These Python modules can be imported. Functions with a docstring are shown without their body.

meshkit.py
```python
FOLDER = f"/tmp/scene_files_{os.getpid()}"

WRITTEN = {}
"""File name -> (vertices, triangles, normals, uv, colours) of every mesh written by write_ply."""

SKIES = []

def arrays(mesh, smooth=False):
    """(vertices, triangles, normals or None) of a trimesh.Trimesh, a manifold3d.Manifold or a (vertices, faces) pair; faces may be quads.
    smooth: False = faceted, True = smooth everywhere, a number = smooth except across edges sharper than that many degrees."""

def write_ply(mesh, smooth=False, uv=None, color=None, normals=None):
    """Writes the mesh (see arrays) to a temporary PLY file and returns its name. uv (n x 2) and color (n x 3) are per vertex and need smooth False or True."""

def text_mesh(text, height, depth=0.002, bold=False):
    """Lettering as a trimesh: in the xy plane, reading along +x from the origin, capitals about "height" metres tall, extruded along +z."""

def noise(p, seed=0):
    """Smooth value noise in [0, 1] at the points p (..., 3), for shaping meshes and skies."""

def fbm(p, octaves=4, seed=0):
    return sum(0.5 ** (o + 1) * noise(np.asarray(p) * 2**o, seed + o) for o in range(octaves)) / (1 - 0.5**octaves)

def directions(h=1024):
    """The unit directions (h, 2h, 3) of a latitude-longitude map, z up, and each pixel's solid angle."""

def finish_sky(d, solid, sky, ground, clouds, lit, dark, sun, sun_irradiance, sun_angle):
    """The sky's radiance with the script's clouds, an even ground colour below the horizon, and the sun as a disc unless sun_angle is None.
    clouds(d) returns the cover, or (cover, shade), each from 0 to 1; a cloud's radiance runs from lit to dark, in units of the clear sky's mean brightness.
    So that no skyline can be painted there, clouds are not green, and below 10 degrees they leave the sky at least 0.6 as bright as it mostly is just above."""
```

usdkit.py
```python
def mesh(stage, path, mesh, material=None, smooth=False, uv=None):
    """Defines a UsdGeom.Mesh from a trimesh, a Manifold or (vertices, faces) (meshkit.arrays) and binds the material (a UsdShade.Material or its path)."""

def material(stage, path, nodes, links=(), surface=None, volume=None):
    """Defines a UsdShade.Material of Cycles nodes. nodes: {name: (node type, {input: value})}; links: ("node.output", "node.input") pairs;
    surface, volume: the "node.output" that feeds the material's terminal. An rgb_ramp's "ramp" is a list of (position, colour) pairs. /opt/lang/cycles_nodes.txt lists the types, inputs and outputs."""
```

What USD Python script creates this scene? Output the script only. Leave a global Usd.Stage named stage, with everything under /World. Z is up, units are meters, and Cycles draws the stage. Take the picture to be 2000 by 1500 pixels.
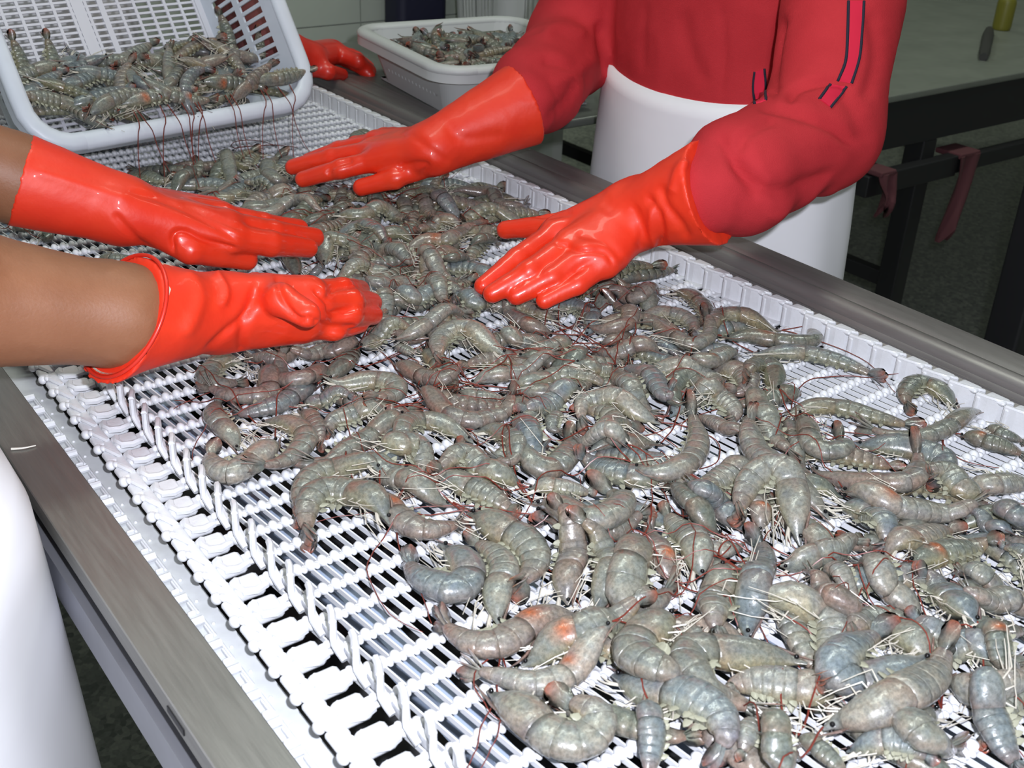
import math, random
import numpy as np, trimesh, usdkit, meshkit
import manifold3d as m3
from pxr import Usd, UsdGeom, UsdLux, UsdShade, Gf, Sdf, Vt

stage = Usd.Stage.CreateInMemory()
UsdGeom.Xform.Define(stage, '/World')
rng = np.random.default_rng(7)

# ------------------------------------------------------------------ camera, lights, exposure
FPX = 2257.45
CAM = np.array([0.0, 0.0, 1.31996])
CR = np.array([0.80117, -0.59690, 0.04287]); CU = np.array([0.24879, 0.39736, 0.88329]); CF = np.array([0.54427, 0.69700, -0.46686])
EXPOSURE = 0.7
FLASH = 9.0
CEIL = 6.8
cam = UsdGeom.Camera.Define(stage, '/World/camera')
cam.AddTransformOp().Set(Gf.Matrix4d(*[float(x) for x in (*CR, 0, *CU, 0, *(-CF), 0, *CAM, 1)]))
cam.CreateHorizontalApertureAttr(36.0); cam.CreateVerticalApertureAttr(27.0)
cam.CreateFocalLengthAttr(FPX / 2000 * 36.0)
cam.CreateClippingRangeAttr(Gf.Vec2f(0.02, 100))
cam.CreateFStopAttr(18.0); cam.CreateFocusDistanceAttr(1.0)
cam.CreateExposureAttr(EXPOSURE)

flash_at = CAM + CR * 0.05 + CU * 0.055 + CF * 0.01      # the camera's own flash, beside the lens
fl = UsdLux.SphereLight.Define(stage, '/World/camera_flash')
fl.CreateRadiusAttr(0.011); fl.CreateIntensityAttr(FLASH / (math.pi * 0.011 ** 2) / 4); fl.CreateColorAttr(Gf.Vec3f(0.95, 0.97, 1.08))
fl.AddTranslateOp().Set(Gf.Vec3d(*map(float, flash_at)))
for i, (x, y) in enumerate([(0.6, 1.2), (2.6, 1.2), (0.6, 3.6), (2.6, 3.6)]):   # fluorescent ceiling lamps
    cl = UsdLux.RectLight.Define(stage, f'/World/ceiling_lamp_{i:03d}')
    cl.CreateWidthAttr(1.2); cl.CreateHeightAttr(0.3); cl.CreateIntensityAttr(CEIL); cl.CreateColorAttr(Gf.Vec3f(0.92, 1.0, 0.88))
    cl.AddTranslateOp().Set(Gf.Vec3d(x, y, 2.78))

# ------------------------------------------------------------------ helpers
ZB = 0.85                                                     # height of the belt surface
def ray(px, py): return CF + CR * (px - 1000) / FPX + CU * (750 - py) / FPX
def at(px, py, z=ZB): d = ray(px, py); return CAM + d * (z - CAM[2]) / d[2]
def atx(px, py, x): d = ray(px, py); return CAM + d * x / d[0]
def aty(px, py, y): d = ray(px, py); return CAM + d * y / d[1]
def topx(P):
    d = np.asarray(P, float) - CAM; w = d @ CF
    return np.stack([1000 + FPX * (d @ CR) / w, 750 - FPX * (d @ CU) / w], -1)

used = {}
def numbered(path):
    n = used.get(path, 0); used[path] = n + 1
    return path if n == 0 else f'{path}_{n:03d}'
def tag(p, label=None, cat=None, group=None, kind=None):
    p = p.GetPrim() if hasattr(p, 'GetPrim') else p
    for k, v in (('label', label), ('category', cat), ('group', group), ('kind', kind)):
        if v: p.SetCustomDataByKey(k, v)
    return p
def thing(name, label, cat, loc=(0, 0, 0), group=None, kind=None, mat4=None):
    x = UsdGeom.Xform.Define(stage, numbered('/World/' + name))
    if mat4 is not None: x.AddTransformOp().Set(Gf.Matrix4d(*[float(v) for v in np.asarray(mat4).T.ravel()]))
    else: x.AddTranslateOp().Set(Gf.Vec3d(*map(float, loc)))
    x.GetPrim().SetCustomDataByKey('_o', '') if False else None
    LOC[str(x.GetPath())] = np.array(loc, float) if mat4 is None else np.zeros(3)
    return tag(x, label, cat, group, kind)
LOC = {}
def origin(parent):
    if parent is None: return np.zeros(3)
    return LOC.get('/'.join(str(parent.GetPath()).split('/')[:3]), np.zeros(3))
def obj(name, mesh, mat, parent=None, smooth=35, tint=None, label=None, cat=None, group=None, kind=None):
    """ONE mesh under parent (world coordinates are made local to the thing) or under /World."""
    base = str(parent.GetPath()) if parent is not None else '/World'
    v, f, n = meshkit.arrays(mesh, False if tint is not None else smooth)
    if tint is not None: v, f, n = meshkit.arrays(mesh, True)
    path = numbered(f'{base}/{name}')
    o = usdkit.mesh(stage, path, (v - origin(parent), f), M[mat] if isinstance(mat, str) else mat)
    if n is not None:
        o.CreateNormalsAttr(Vt.Vec3fArray.FromNumpy(n.astype(np.float32))); o.SetNormalsInterpolation('vertex')
    if tint is not None:
        UsdGeom.PrimvarsAPI(o).CreatePrimvar('tint', Sdf.ValueTypeNames.Color3fArray, 'vertex').Set(Vt.Vec3fArray.FromNumpy(np.asarray(tint, np.float32)))
    return tag(o, label, cat, group, kind)
def cat(ms):
    ms = [m for m in ms if m is not None]
    vs, fs, k = [], [], 0
    for m in ms:
        v, f = (m.vertices, m.faces) if hasattr(m, 'vertices') else m
        vs.append(np.asarray(v)); fs.append(np.asarray(f) + k); k += len(v)
    return np.vstack(vs), np.vstack(fs)
BOXF = np.array([[0,2,1],[0,3,2],[4,5,6],[4,6,7],[0,1,5],[0,5,4],[1,2,6],[1,6,5],[2,3,7],[2,7,6],[3,0,4],[3,4,7]])
def box(lo, hi):
    (a, b, c), (d, e, f) = lo, hi
    return np.array([[a,b,c],[d,b,c],[d,e,c],[a,e,c],[a,b,f],[d,b,f],[d,e,f],[a,e,f]], float), BOXF
def rbox(lo, hi, r=0.004, n=8):
    lo, hi = np.array(lo, float), np.array(hi, float); r = min(r, (hi - lo).min() * 0.49)
    s = m3.Manifold.sphere(r, n)
    ps = [s.translate([x, y, z]) for x in (lo[0] + r, hi[0] - r) for y in (lo[1] + r, hi[1] - r) for z in (lo[2] + r, hi[2] - r)]
    m = m3.Manifold.batch_hull(ps).to_mesh()
    return np.array(m.vert_properties[:, :3]), np.array(m.tri_verts)
def xf(mesh, T):
    v, f = mesh; T = np.asarray(T); return v @ T[:3, :3].T + T[:3, 3], f
def move(mesh, d): return mesh[0] + np.asarray(d), mesh[1]
def tube(pts, r, sides=6, caps=True):
    pts = np.asarray(pts, float); n = len(pts); r = np.broadcast_to(np.asarray(r, float), (n,))
    t = np.gradient(pts, axis=0); t /= np.linalg.norm(t, axis=1, keepdims=True) + 1e-12
    up = np.array([0, 0, 1.0]) if abs(t[:, 2]).mean() < 0.8 else np.array([1.0, 0, 0])
    a = np.cross(up, t); a /= np.linalg.norm(a, axis=1, keepdims=True) + 1e-12
    b = np.cross(t, a)
    th = np.arange(sides) / sides * 2 * np.pi
    v = (pts[:, None] + r[:, None, None] * (np.cos(th)[None, :, None] * a[:, None] + np.sin(th)[None, :, None] * b[:, None])).reshape(-1, 3)
    i, j = np.meshgrid(np.arange(n - 1), np.arange(sides), indexing='ij'); i, j = i.ravel(), j.ravel(); k = (j + 1) % sides
    A, B, Cc, D = i * sides + j, i * sides + k, (i + 1) * sides + k, (i + 1) * sides + j
    f = np.vstack([np.stack([A, B, Cc], 1), np.stack([A, Cc, D], 1)])
    if caps:
        v = np.vstack([v, pts[:1], pts[-1:]])
        jj = np.arange(sides); kk = (jj + 1) % sides
        f = np.vstack([f, np.stack([kk, jj, np.full(sides, n * sides)], 1), np.stack([(n - 1) * sides + jj, (n - 1) * sides + kk, np.full(sides, n * sides + 1)], 1)])
    return v, f
def loft(rings, cap=True):
    """rings: (n, m, 3) closed cross-sections."""
    rings = np.asarray(rings, float); n, m, _ = rings.shape
    i, j = np.meshgrid(np.arange(n - 1), np.arange(m), indexing='ij'); i, j = i.ravel(), j.ravel(); k = (j + 1) % m
    A, B, Cc, D = i * m + j, i * m + k, (i + 1) * m + k, (i + 1) * m + j
    f = np.vstack([np.stack([A, B, Cc], 1), np.stack([A, Cc, D], 1)]); v = rings.reshape(-1, 3)
    if cap:
        v = np.vstack([v, rings[0].mean(0)[None], rings[-1].mean(0)[None]])
        jj = np.arange(m); kk = (jj + 1) % m
        f = np.vstack([f, np.stack([kk, jj, np.full(m, n * m)], 1), np.stack([(n - 1) * m + jj, (n - 1) * m + kk, np.full(m, n * m + 1)], 1)])
    return v, f
def extrude_y(poly, y0, y1):
    """closed (x, z) profile, counter-clockwise seen from -y, extruded along y."""
    from shapely.geometry import Polygon
    g = Polygon(poly); m = trimesh.creation.extrude_polygon(g, y1 - y0, engine='earcut')
    v = np.array(m.vertices); f = np.array(m.faces)
    return np.stack([v[:, 0], y1 - v[:, 2], v[:, 1]], 1), f
def sphere(c, r, sub=1):
    m = trimesh.creation.icosphere(sub, 1.0); return np.array(m.vertices) * np.broadcast_to(r, 3) + np.asarray(c), np.array(m.faces)
def spline(pts, n):
    """Catmull-Rom through pts, n samples evenly spaced in arc length."""
    P = np.asarray(pts, float)
    if len(P) == 2: P = np.vstack([P[0], (P[0] + P[1]) / 2, P[1]])
    Q = np.vstack([2 * P[0] - P[1], P, 2 * P[-1] - P[-2]])
    out = []
    for i in range(1, len(Q) - 2):
        t = np.linspace(0, 1, 24, endpoint=False)[:, None]
        a, b, c, d = Q[i - 1], Q[i], Q[i + 1], Q[i + 2]
        out.append(0.5 * (2 * b + (c - a) * t + (2 * a - 5 * b + 4 * c - d) * t ** 2 + (3 * b - a - 3 * c + d) * t ** 3))
    out = np.vstack(out + [P[-1:]])
    s = np.r_[0, np.cumsum(np.linalg.norm(np.diff(out, axis=0), axis=1))]
    u = np.linspace(0, s[-1], n)
    return np.stack([np.interp(u, s, out[:, k]) for k in range(out.shape[1])], 1)

# signed-distance bodies -> meshes (surface nets)
def sd_cap(P, a, b, ra, rb):
    a, b = np.asarray(a, float), np.asarray(b, float); ab = b - a
    t = np.clip(((P - a) @ ab) / max(ab @ ab, 1e-12), 0, 1)
    return np.linalg.norm(P - a - t[..., None] * ab, axis=-1) - (ra + (rb - ra) * t)
def sd_ell(P, c, r, Rm=np.eye(3)):
    q = (P - np.asarray(c, float)) @ np.asarray(Rm) / np.asarray(r, float)
    k = np.linalg.norm(q, axis=-1); return (k - 1) * np.min(r)
def smin(a, b, k):
    h = np.clip(0.5 + 0.5 * (b - a) / k, 0, 1); return b + (a - b) * h - k * h * (1 - h)
def nets(fn, lo, hi, h):
    lo, hi = np.asarray(lo, float), np.asarray(hi, float)
    n = np.ceil((hi - lo) / h).astype(int) + 1
    ax = [lo[k] + h * np.arange(n[k]) for k in range(3)]
    D = np.empty(n, np.float32)
    for i0 in range(0, n[0], 24):
        P = np.stack(np.meshgrid(ax[0][i0:i0 + 24], ax[1], ax[2], indexing='ij'), -1)
        D[i0:i0 + 24] = fn(P)
    for k in range(3):
        sl = [slice(None)] * 3
        for e in (0, -1): sl[k] = e; D[tuple(sl)] = np.maximum(D[tuple(sl)], h * 0.5)
    S = D < 0
    c = [S[i:n[0] - 1 + i, j:n[1] - 1 + j, k:n[2] - 1 + k] for i in (0, 1) for j in (0, 1) for k in (0, 1)]
    cnt = sum(x.astype(np.int8) for x in c); act = (cnt > 0) & (cnt < 8)
    I = np.argwhere(act); idx = np.full(act.shape, -1, np.int64); idx[tuple(I.T)] = np.arange(len(I))
    acc, num = np.zeros((len(I), 3)), np.zeros(len(I))
    offs = [np.array(o) for o in np.ndindex(2, 2, 2)]
    for a in range(8):
        for b in range(a + 1, 8):
            if abs(offs[a] - offs[b]).sum() != 1: continue
            da, db = D[tuple((I + offs[a]).T)], D[tuple((I + offs[b]).T)]
            m = (da < 0) != (db < 0)
            t = np.where(m, da / np.where(m, da - db, 1), 0)
            p = offs[a] + t[:, None] * (offs[b] - offs[a])
            acc += np.where(m[:, None], p, 0); num += m
    V = lo + h * (I + acc / num[:, None]); F = []
    for k in range(3):
        o1, o2 = [(1, 2), (2, 0), (0, 1)][k]
        sa = [slice(1, -1)] * 3; sa[k] = slice(0, n[k] - 1); sb = list(sa); sb[k] = slice(1, n[k])
        A, B = S[tuple(sa)], S[tuple(sb)]
        E = np.argwhere(A != B); flip = A[tuple(E.T)]
        base = E.copy()
        for q in range(3):
            if q != k: base[:, q] += 1
        u, v = np.zeros(3, int), np.zeros(3, int); u[o1] = 1; v[o2] = 1
        q = [idx[tuple((base - u - v).T)], idx[tuple((base - v).T)], idx[tuple(base.T)], idx[tuple((base - u).T)]]
        Q = np.stack(q, 1); Q[~flip] = Q[~flip][:, ::-1]; F.append(Q)
    Q = np.vstack(F); Q = Q[(Q >= 0).all(1)]
    return V, np.vstack([Q[:, [0, 1, 2]], Q[:, [0, 2, 3]]])
def relax(mesh, it=6):
    from scipy.sparse import coo_matrix, diags
    v, f = np.asarray(mesh[0], float), np.asarray(mesh[1]); n = len(v)
    e = np.vstack([f[:, [0, 1]], f[:, [1, 2]], f[:, [2, 0]]]); e = np.unique(np.vstack([e, e[:, ::-1]]), axis=0)
    A = coo_matrix((np.ones(len(e)), (e[:, 0], e[:, 1])), (n, n)).tocsr(); d = np.asarray(A.sum(1)).ravel(); has = (d > 0)[:, None]
    A = diags(1 / np.maximum(d, 1)) @ A
    for _ in range(it):
        for k in (.5, -.52): v = v + k * np.where(has, A @ v - v, 0)
    return v, f
def vnormals(mesh): return meshkit.arrays(mesh, True)[2]

# ------------------------------------------------------------------ materials
M = {}
def mat(name, color, rough=0.5, metal=0.0, vary=None, scale=30, bump=0.0, bscale=60, coat=0.0, coatr=0.1, sss=0.0, spec=0.5, stretch=None, rvary=0.0, trans=0.0, radius=(1, .4, .2), ssscale=0.004, emit=0):
    nodes = {'p': ('principled_bsdf', dict(base_color=color, roughness=rough, metallic=metal, coat_weight=coat, coat_roughness=coatr, specular_ior_level=spec, subsurface_weight=sss, subsurface_radius=radius, subsurface_scale=ssscale, transmission_weight=trans))}
    links = []
    if vary is not None or bump or rvary:
        nodes['g'] = ('geometry', {}); src = 'g.position'
        if stretch is not None:
            nodes['m'] = ('mapping', dict(scale=stretch)); links.append((src, 'm.vector')); src = 'm.vector'
    if vary is not None:
        nodes['n'] = ('noise_texture', dict(scale=scale, detail=4, roughness=0.6)); links.append((src, 'n.vector'))
        nodes['r'] = ('rgb_ramp', {'ramp': [(0.25, vary), (0.7, color)]}); links += [('n.fac', 'r.fac'), ('r.color', 'p.base_color')]
    if bump:
        nodes['bn'] = ('noise_texture', dict(scale=bscale, detail=3)); links.append((src, 'bn.vector'))
        nodes['b'] = ('bump', dict(strength=bump, distance=0.002)); links += [('bn.fac', 'b.height'), ('b.normal', 'p.normal')]
    if rvary:
        nodes['rn'] = ('noise_texture', dict(scale=scale * 2.3, detail=3)); links.append((src, 'rn.vector'))
        nodes['mr'] = ('map_range', dict(from_min=0.3, from_max=0.7, to_min=max(rough - rvary, .03), to_max=rough + rvary)); links += [('rn.fac', 'mr.value'), ('mr.result', 'p.roughness')]
    M[name] = usdkit.material(stage, f'/World/Looks/{name}', nodes, links, surface='p.BSDF')
mat('belt_plastic', (.70, .715, .75), .38, vary=(.62, .635, .66), scale=40)
mat('guard_plastic', (.66, .675, .71), .35, vary=(.60, .61, .63), scale=60, bump=.15, bscale=300)
mat('strip_plastic', (.56, .58, .60), .5, vary=(.48, .50, .50), scale=50)
mat('blue_strip', (.33, .40, .52), .5)
mat('steel', (.30, .295, .275), .42, .75, vary=(.24, .235, .22), scale=9, stretch=(14, 1, 14), rvary=.06, bump=.08, bscale=50)
mat('steel_edge', (.42, .43, .48), .35, .7, vary=(.34, .35, .38), scale=12)
mat('steel_deck', (.20, .21, .19), .45, .5, vary=(.15, .16, .145), scale=6, rvary=.08)
mat('rail_paint', (.20, .19, .185), .42, .45, vary=(.15, .14, .135), scale=8, stretch=(10, 1, 10), rvary=.08)
mat('dark_metal', (.018, .018, .02), .5, .3)
mat('pan_dark', (.03, .03, .032), .6)
mat('basket_plastic', (.62, .67, .74), .4, vary=(.56, .60, .67), scale=20, sss=.0)
mat('basket_grid', (.62, .62, .68), .4)
mat('basket_dull', (.50, .515, .51), .5)
# gloves: dry rubber whose fingers are wet (primvar tint = how wet)
M['rubber'] = usdkit.material(stage, '/World/Looks/rubber', {'a': ('attribute', dict(attribute='tint')), 'g': ('geometry', {}), 'n': ('noise_texture', dict(scale=22, detail=4, roughness=.6)), 'r': ('rgb_ramp', {'ramp': [(.25, (.74, .026, .008)), (.7, (.80, .042, .011))]}),
    'bn': ('noise_texture', dict(scale=150, detail=3)), 'b': ('bump', dict(strength=.14, distance=.002)), 'cw': ('map_range', dict(from_min=0, from_max=1, to_min=.06, to_max=.55, clamp=True)), 'ro': ('map_range', dict(from_min=0, from_max=1, to_min=.52, to_max=.36, clamp=True)), 'p': ('principled_bsdf', dict(coat_roughness=.08))},
    [('g.position', 'n.vector'), ('n.fac', 'r.fac'), ('r.color', 'p.base_color'), ('g.position', 'bn.vector'), ('bn.fac', 'b.height'), ('b.normal', 'p.normal'), ('a.fac', 'cw.value'), ('cw.result', 'p.coat_weight'), ('a.fac', 'ro.value'), ('ro.result', 'p.roughness')], surface='p.BSDF')
mat('rubber_far', (.62, .022, .009), .42, coat=.25, coatr=.2)
mat('lining', (.62, .56, .45), .8)
mat('skin', (.275, .118, .058), .52, vary=(.23, .092, .043), scale=26, bump=.12, bscale=420, sss=.12, ssscale=.006)
mat('shirt', (.50, .030, .038), .85, vary=(.44, .024, .031), scale=18, bump=.25, bscale=900, spec=.2)
mat('shirt_band', (.60, .018, .05), .8, spec=.2)
mat('piping', (.01, .01, .025), .8)
mat('apron', (.88, .88, .91), .42, vary=(.83, .83, .86), scale=7, bump=.1, bscale=14)
mat('trouser', (.02, .022, .035), .9)
mat('sleeve_dark', (.14, .03, .03), .85)
mat('hair', (.012, .01, .009), .6)
mat('wall_tile', (.46, .50, .44), .35, vary=(.42, .46, .40), scale=6)
mat('grout', (.30, .32, .29), .8)
mat('plaster', (.52, .54, .50), .8)
mat('ceiling_paint', (.7, .7, .68), .9)
mat('navy', (.010, .010, .032), .6)
mat('table_top', (.19, .205, .175), .45, .1, vary=(.15, .165, .14), scale=9, rvary=.06)
mat('rag', (.10, .03, .036), .9)
mat('bottle', (.17, .16, .02), .4)
mat('bottle_cap', (.12, .02, .015), .5)
mat('stick', (.03, .03, .028), .6)
mat('eye', (.004, .004, .005), .12)
mat('shell_bit', (.7, .68, .6), .35)
nodes = {'g': ('geometry', {}), 'v': ('voronoi_texture', dict(scale=95)), 'n': ('noise_texture', dict(scale=160, detail=3)), 'mx': ('mix', dict(fac=.5)),
         'r': ('rgb_ramp', {'ramp': [(.2, (.12, .132, .12)), (.5, (.24, .258, .225)), (.8, (.42, .43, .37))]}), 'p': ('principled_bsdf', dict(roughness=.45))}
M['terrazzo'] = usdkit.material(stage, '/World/Looks/terrazzo', nodes, [('g.position', 'v.vector'), ('g.position', 'n.vector'), ('v.color', 'mx.color1'), ('n.color', 'mx.color2'), ('mx.color', 'r.fac'), ('r.color', 'p.base_color')], surface='p.BSDF')
# shrimp: the shell's own colours ride on the mesh (primvar tint), speckled by noise
def shrimp_mat(name, rough, coat, sss, bump=.25):
    nodes = {'a': ('attribute', dict(attribute='tint')), 'g': ('geometry', {}), 'n': ('noise_texture', dict(scale=1500, detail=2, roughness=.7)), 'n2': ('noise_texture', dict(scale=95, detail=3, roughness=.6)), 'n3': ('noise_texture', dict(scale=420, detail=2)),
             'r': ('rgb_ramp', {'ramp': [(.30, (.42, .42, .40)), (.45, (1, 1, 1)), (.80, (1.2, 1.18, 1.15))]}), 'r2': ('rgb_ramp', {'ramp': [(.25, (.72, .80, .92)), (.45, (.94, 1.0, .99)), (.6, (1.08, 1.05, .97)), (.8, (1.24, 1.16, 1.06))]}), 'r3': ('rgb_ramp', {'ramp': [(.3, (.62, .62, .60)), (.5, (1, 1, 1)), (.72, (1.4, 1.4, 1.36))]}), 'm3': ('mix', dict(mix_type='multiply', fac=.8)),
             'm1': ('mix', dict(mix_type='multiply', fac=.55)), 'm2': ('mix', dict(mix_type='multiply', fac=.9)),
             'b': ('bump', dict(strength=bump, distance=.0010)), 'p': ('principled_bsdf', dict(roughness=rough, coat_weight=coat, coat_roughness=.06, subsurface_weight=sss, subsurface_radius=(1, .85, .65), subsurface_scale=.005))}
    M[name] = usdkit.material(stage, f'/World/Looks/{name}', nodes, [('g.position', 'n.vector'), ('g.position', 'n2.vector'), ('g.position', 'n3.vector'), ('n.fac', 'r.fac'), ('n2.fac', 'r2.fac'), ('a.color', 'm1.color1'), ('r.color', 'm1.color2'),
              ('m1.color', 'm2.color1'), ('r2.color', 'm2.color2'), ('m2.color', 'm3.color1'), ('n3.fac', 'r3.fac'), ('r3.color', 'm3.color2'), ('m3.color', 'p.base_color'), ('n3.fac', 'b.height'), ('b.normal', 'p.normal'), ('b.normal', 'p.coat_normal')], surface='p.BSDF')
shrimp_mat('shell', .32, .7, .30)
shrimp_mat('shell_far', .32, .4, 0)
mat('shrimp_leg', (.50, .47, .40), .35, coat=.3)
mat('antenna', (.16, .028, .018), .4)
mat('swimmeret', (.27, .27, .20), .4, coat=.3)
# ------------------------------------------------------------------ the room
def struct(name, mesh, m, **k): return obj(name, mesh, m, kind='structure', smooth=False, **k)
X0, X1, Y0, Y1, ZT = -1.6, 5.6, -1.6, 2.46, 2.85
struct('floor', box((X0, Y0, -.1), (X1, 7, 0)), 'terrazzo', label='dark green grey speckled terrazzo floor', cat='floor')
struct('ceiling', box((X0, Y0, ZT), (X1, 7, ZT + .1)), 'ceiling_paint', label='plain white ceiling above the workroom', cat='ceiling')
struct('wall_left', box((X0 - .1, Y0, 0), (X0, 7, ZT)), 'plaster', label='plain wall behind the bare-armed worker', cat='wall')
struct('wall_right', box((X1, Y0, 0), (X1 + .1, 7, ZT)), 'plaster', label='plain wall beyond the dark-legged table', cat='wall')
struct('wall_front', box((X0, Y0 - .1, 0), (X1, Y0, ZT)), 'plaster', label='plain wall behind the photographer', cat='wall')
struct('wall_far', box((2.0, 6.9, 0), (X1, 7, ZT)), 'plaster', label='plain wall at the far right end', cat='wall')
struct('wall_return', box((1.98, Y1, 0), (2.06, 7, ZT)), 'plaster', label='plain return of the tiled wall', cat='wall')
wb = thing('wall_back', 'pale grey green tiled wall behind the baskets', 'wall', kind='structure')
obj('grout', box((X0, Y1, 0), (2.0, Y1 + .1, ZT)), 'grout', wb, smooth=False)
tw, th = .305, .25
for i in range(12):
    for k in range(12):
        xa, za = 1.4115 - 9 * tw + i * tw, .784 - 3 * th + k * th
        if xa < X0 or xa + tw > 2.03 or za < 0 or za + th > ZT: continue
        d = (1 + (i * 7 + k * 3) % 4) * .0006
        obj('tile', box((xa + .0015, Y1 - .004 - d, za + .0015), (xa + tw - .0015, Y1 + .01, za + th - .0015)), 'wall_tile', wb, smooth=False)

# ------------------------------------------------------------------ conveyor frame
YA, YE = -.35, 1.78
fr = thing('conveyor', 'stainless steel conveyor frame with channel sides and dark pan below', 'conveyor', (0, 0, 0))
def prof(poly, m, name='rail', y0=YA, y1=YE, label=None): return obj(name, extrude_y(poly, y0, y1), m, fr, smooth=25, label=label)
# near side: a folded channel, lip down, web set back, lower flange
prof([(.160, .820), (.1615, .820), (.1615, .8335), (.1975, .8335), (.1975, .79), (.1992, .79), (.1992, .8355), (.1985, .836), (.1608, .836), (.160, .8352)], 'steel', 'side_plate', label='brushed steel top plate of the near side')
prof([(.178, .70), (.180, .70), (.180, .8335), (.178, .8335)], 'dark_metal', 'web')
prof([(.158, .764), (.182, .764), (.182, .7985), (.158, .7985)], 'steel_edge', 'lower_flange', label='pale steel lower flange')
for yy in (.505, .90, 1.35): obj('slot', box((.1592, yy - .012, .825), (.1604, yy + .012, .8295)), 'dark_metal', fr, smooth=False)
# far side: upright, double groove, rounded bead, flat top and outer lip
bead = [(.905 + .0115 * math.cos(t), .8625 + .0125 * math.sin(t)) for t in np.linspace(0.1, math.pi - .1, 9)]
far = [(.880, .78), (.883, .78), (.955, .78), (.955, .8695), (.953, .871), (.927, .8715), (.919, .868)] + bead + [(.891, .861), (.8895, .857), (.888, .861), (.8865, .861), (.8855, .857), (.884, .860), (.880, .858)]
obj('side_rail', extrude_y(far, YA, YE), 'rail_paint', fr, smooth=25, label='dark grey rail with rounded bead along the far side')
obj('pan', box((.20, YA, .70), (.88, YE, .715)), 'pan_dark', fr, smooth=False, label='dark drip pan under the belt')
for xx in (.305, .415, .53, .645, .745, .80): obj('wear_strip', box((xx - .0085, YA, .800), (xx + .0085, YE, .822)), 'blue_strip', fr, smooth=False)
for yy in np.arange(YA + .1, YE, .3): obj('crossbar', box((.2, yy - .012, .76), (.88, yy + .012, .80)), 'dark_metal', fr, smooth=False)
for (xx, yy) in ((.19, -.2), (.91, -.2), (.19, 1.70), (.91, 1.70), (.91, .95)): obj('leg', rbox((xx - .025, yy - .025, 0), (xx + .025, yy + .025, .74), .004), 'dark_metal', fr, smooth=30)
# lower chain strip between plate and belt
st = thing('chain_guide', 'pale plastic chain guide strip in the gap beside the near steel plate', 'strip')
PITCH = .0272; NROW = 71; ROW0 = 1.905 - 5 * .0272
rows_y = [ROW0 - k * PITCH for k in range(NROW)]
obj('base_strip', box((.1995, YA, .818), (.2225, YE, .826)), 'strip_plastic', st, smooth=False)
for k, y in enumerate(rows_y):
    if y < .35 or y > .95: continue
    y += .006
    link = cat([tube([(.1998, y, .8295), (.2085, y, .8295)], .0030, 8), rbox((.2025, y - .0165, .825), (.2085, y - .0140, .8290), .0010, 6), rbox((.2065, y - .016, .825), (.2085, y - .004, .8290), .001, 6),
                rbox((.2085, y - .016, .8245), (.2110, y + .005, .8275), .0012, 6), sphere((.2135, y - .004, .8262), (.0014, .0014, .0012), 1)])
    obj('chain_link', link, 'guard_plastic', st, smooth=40)
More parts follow.
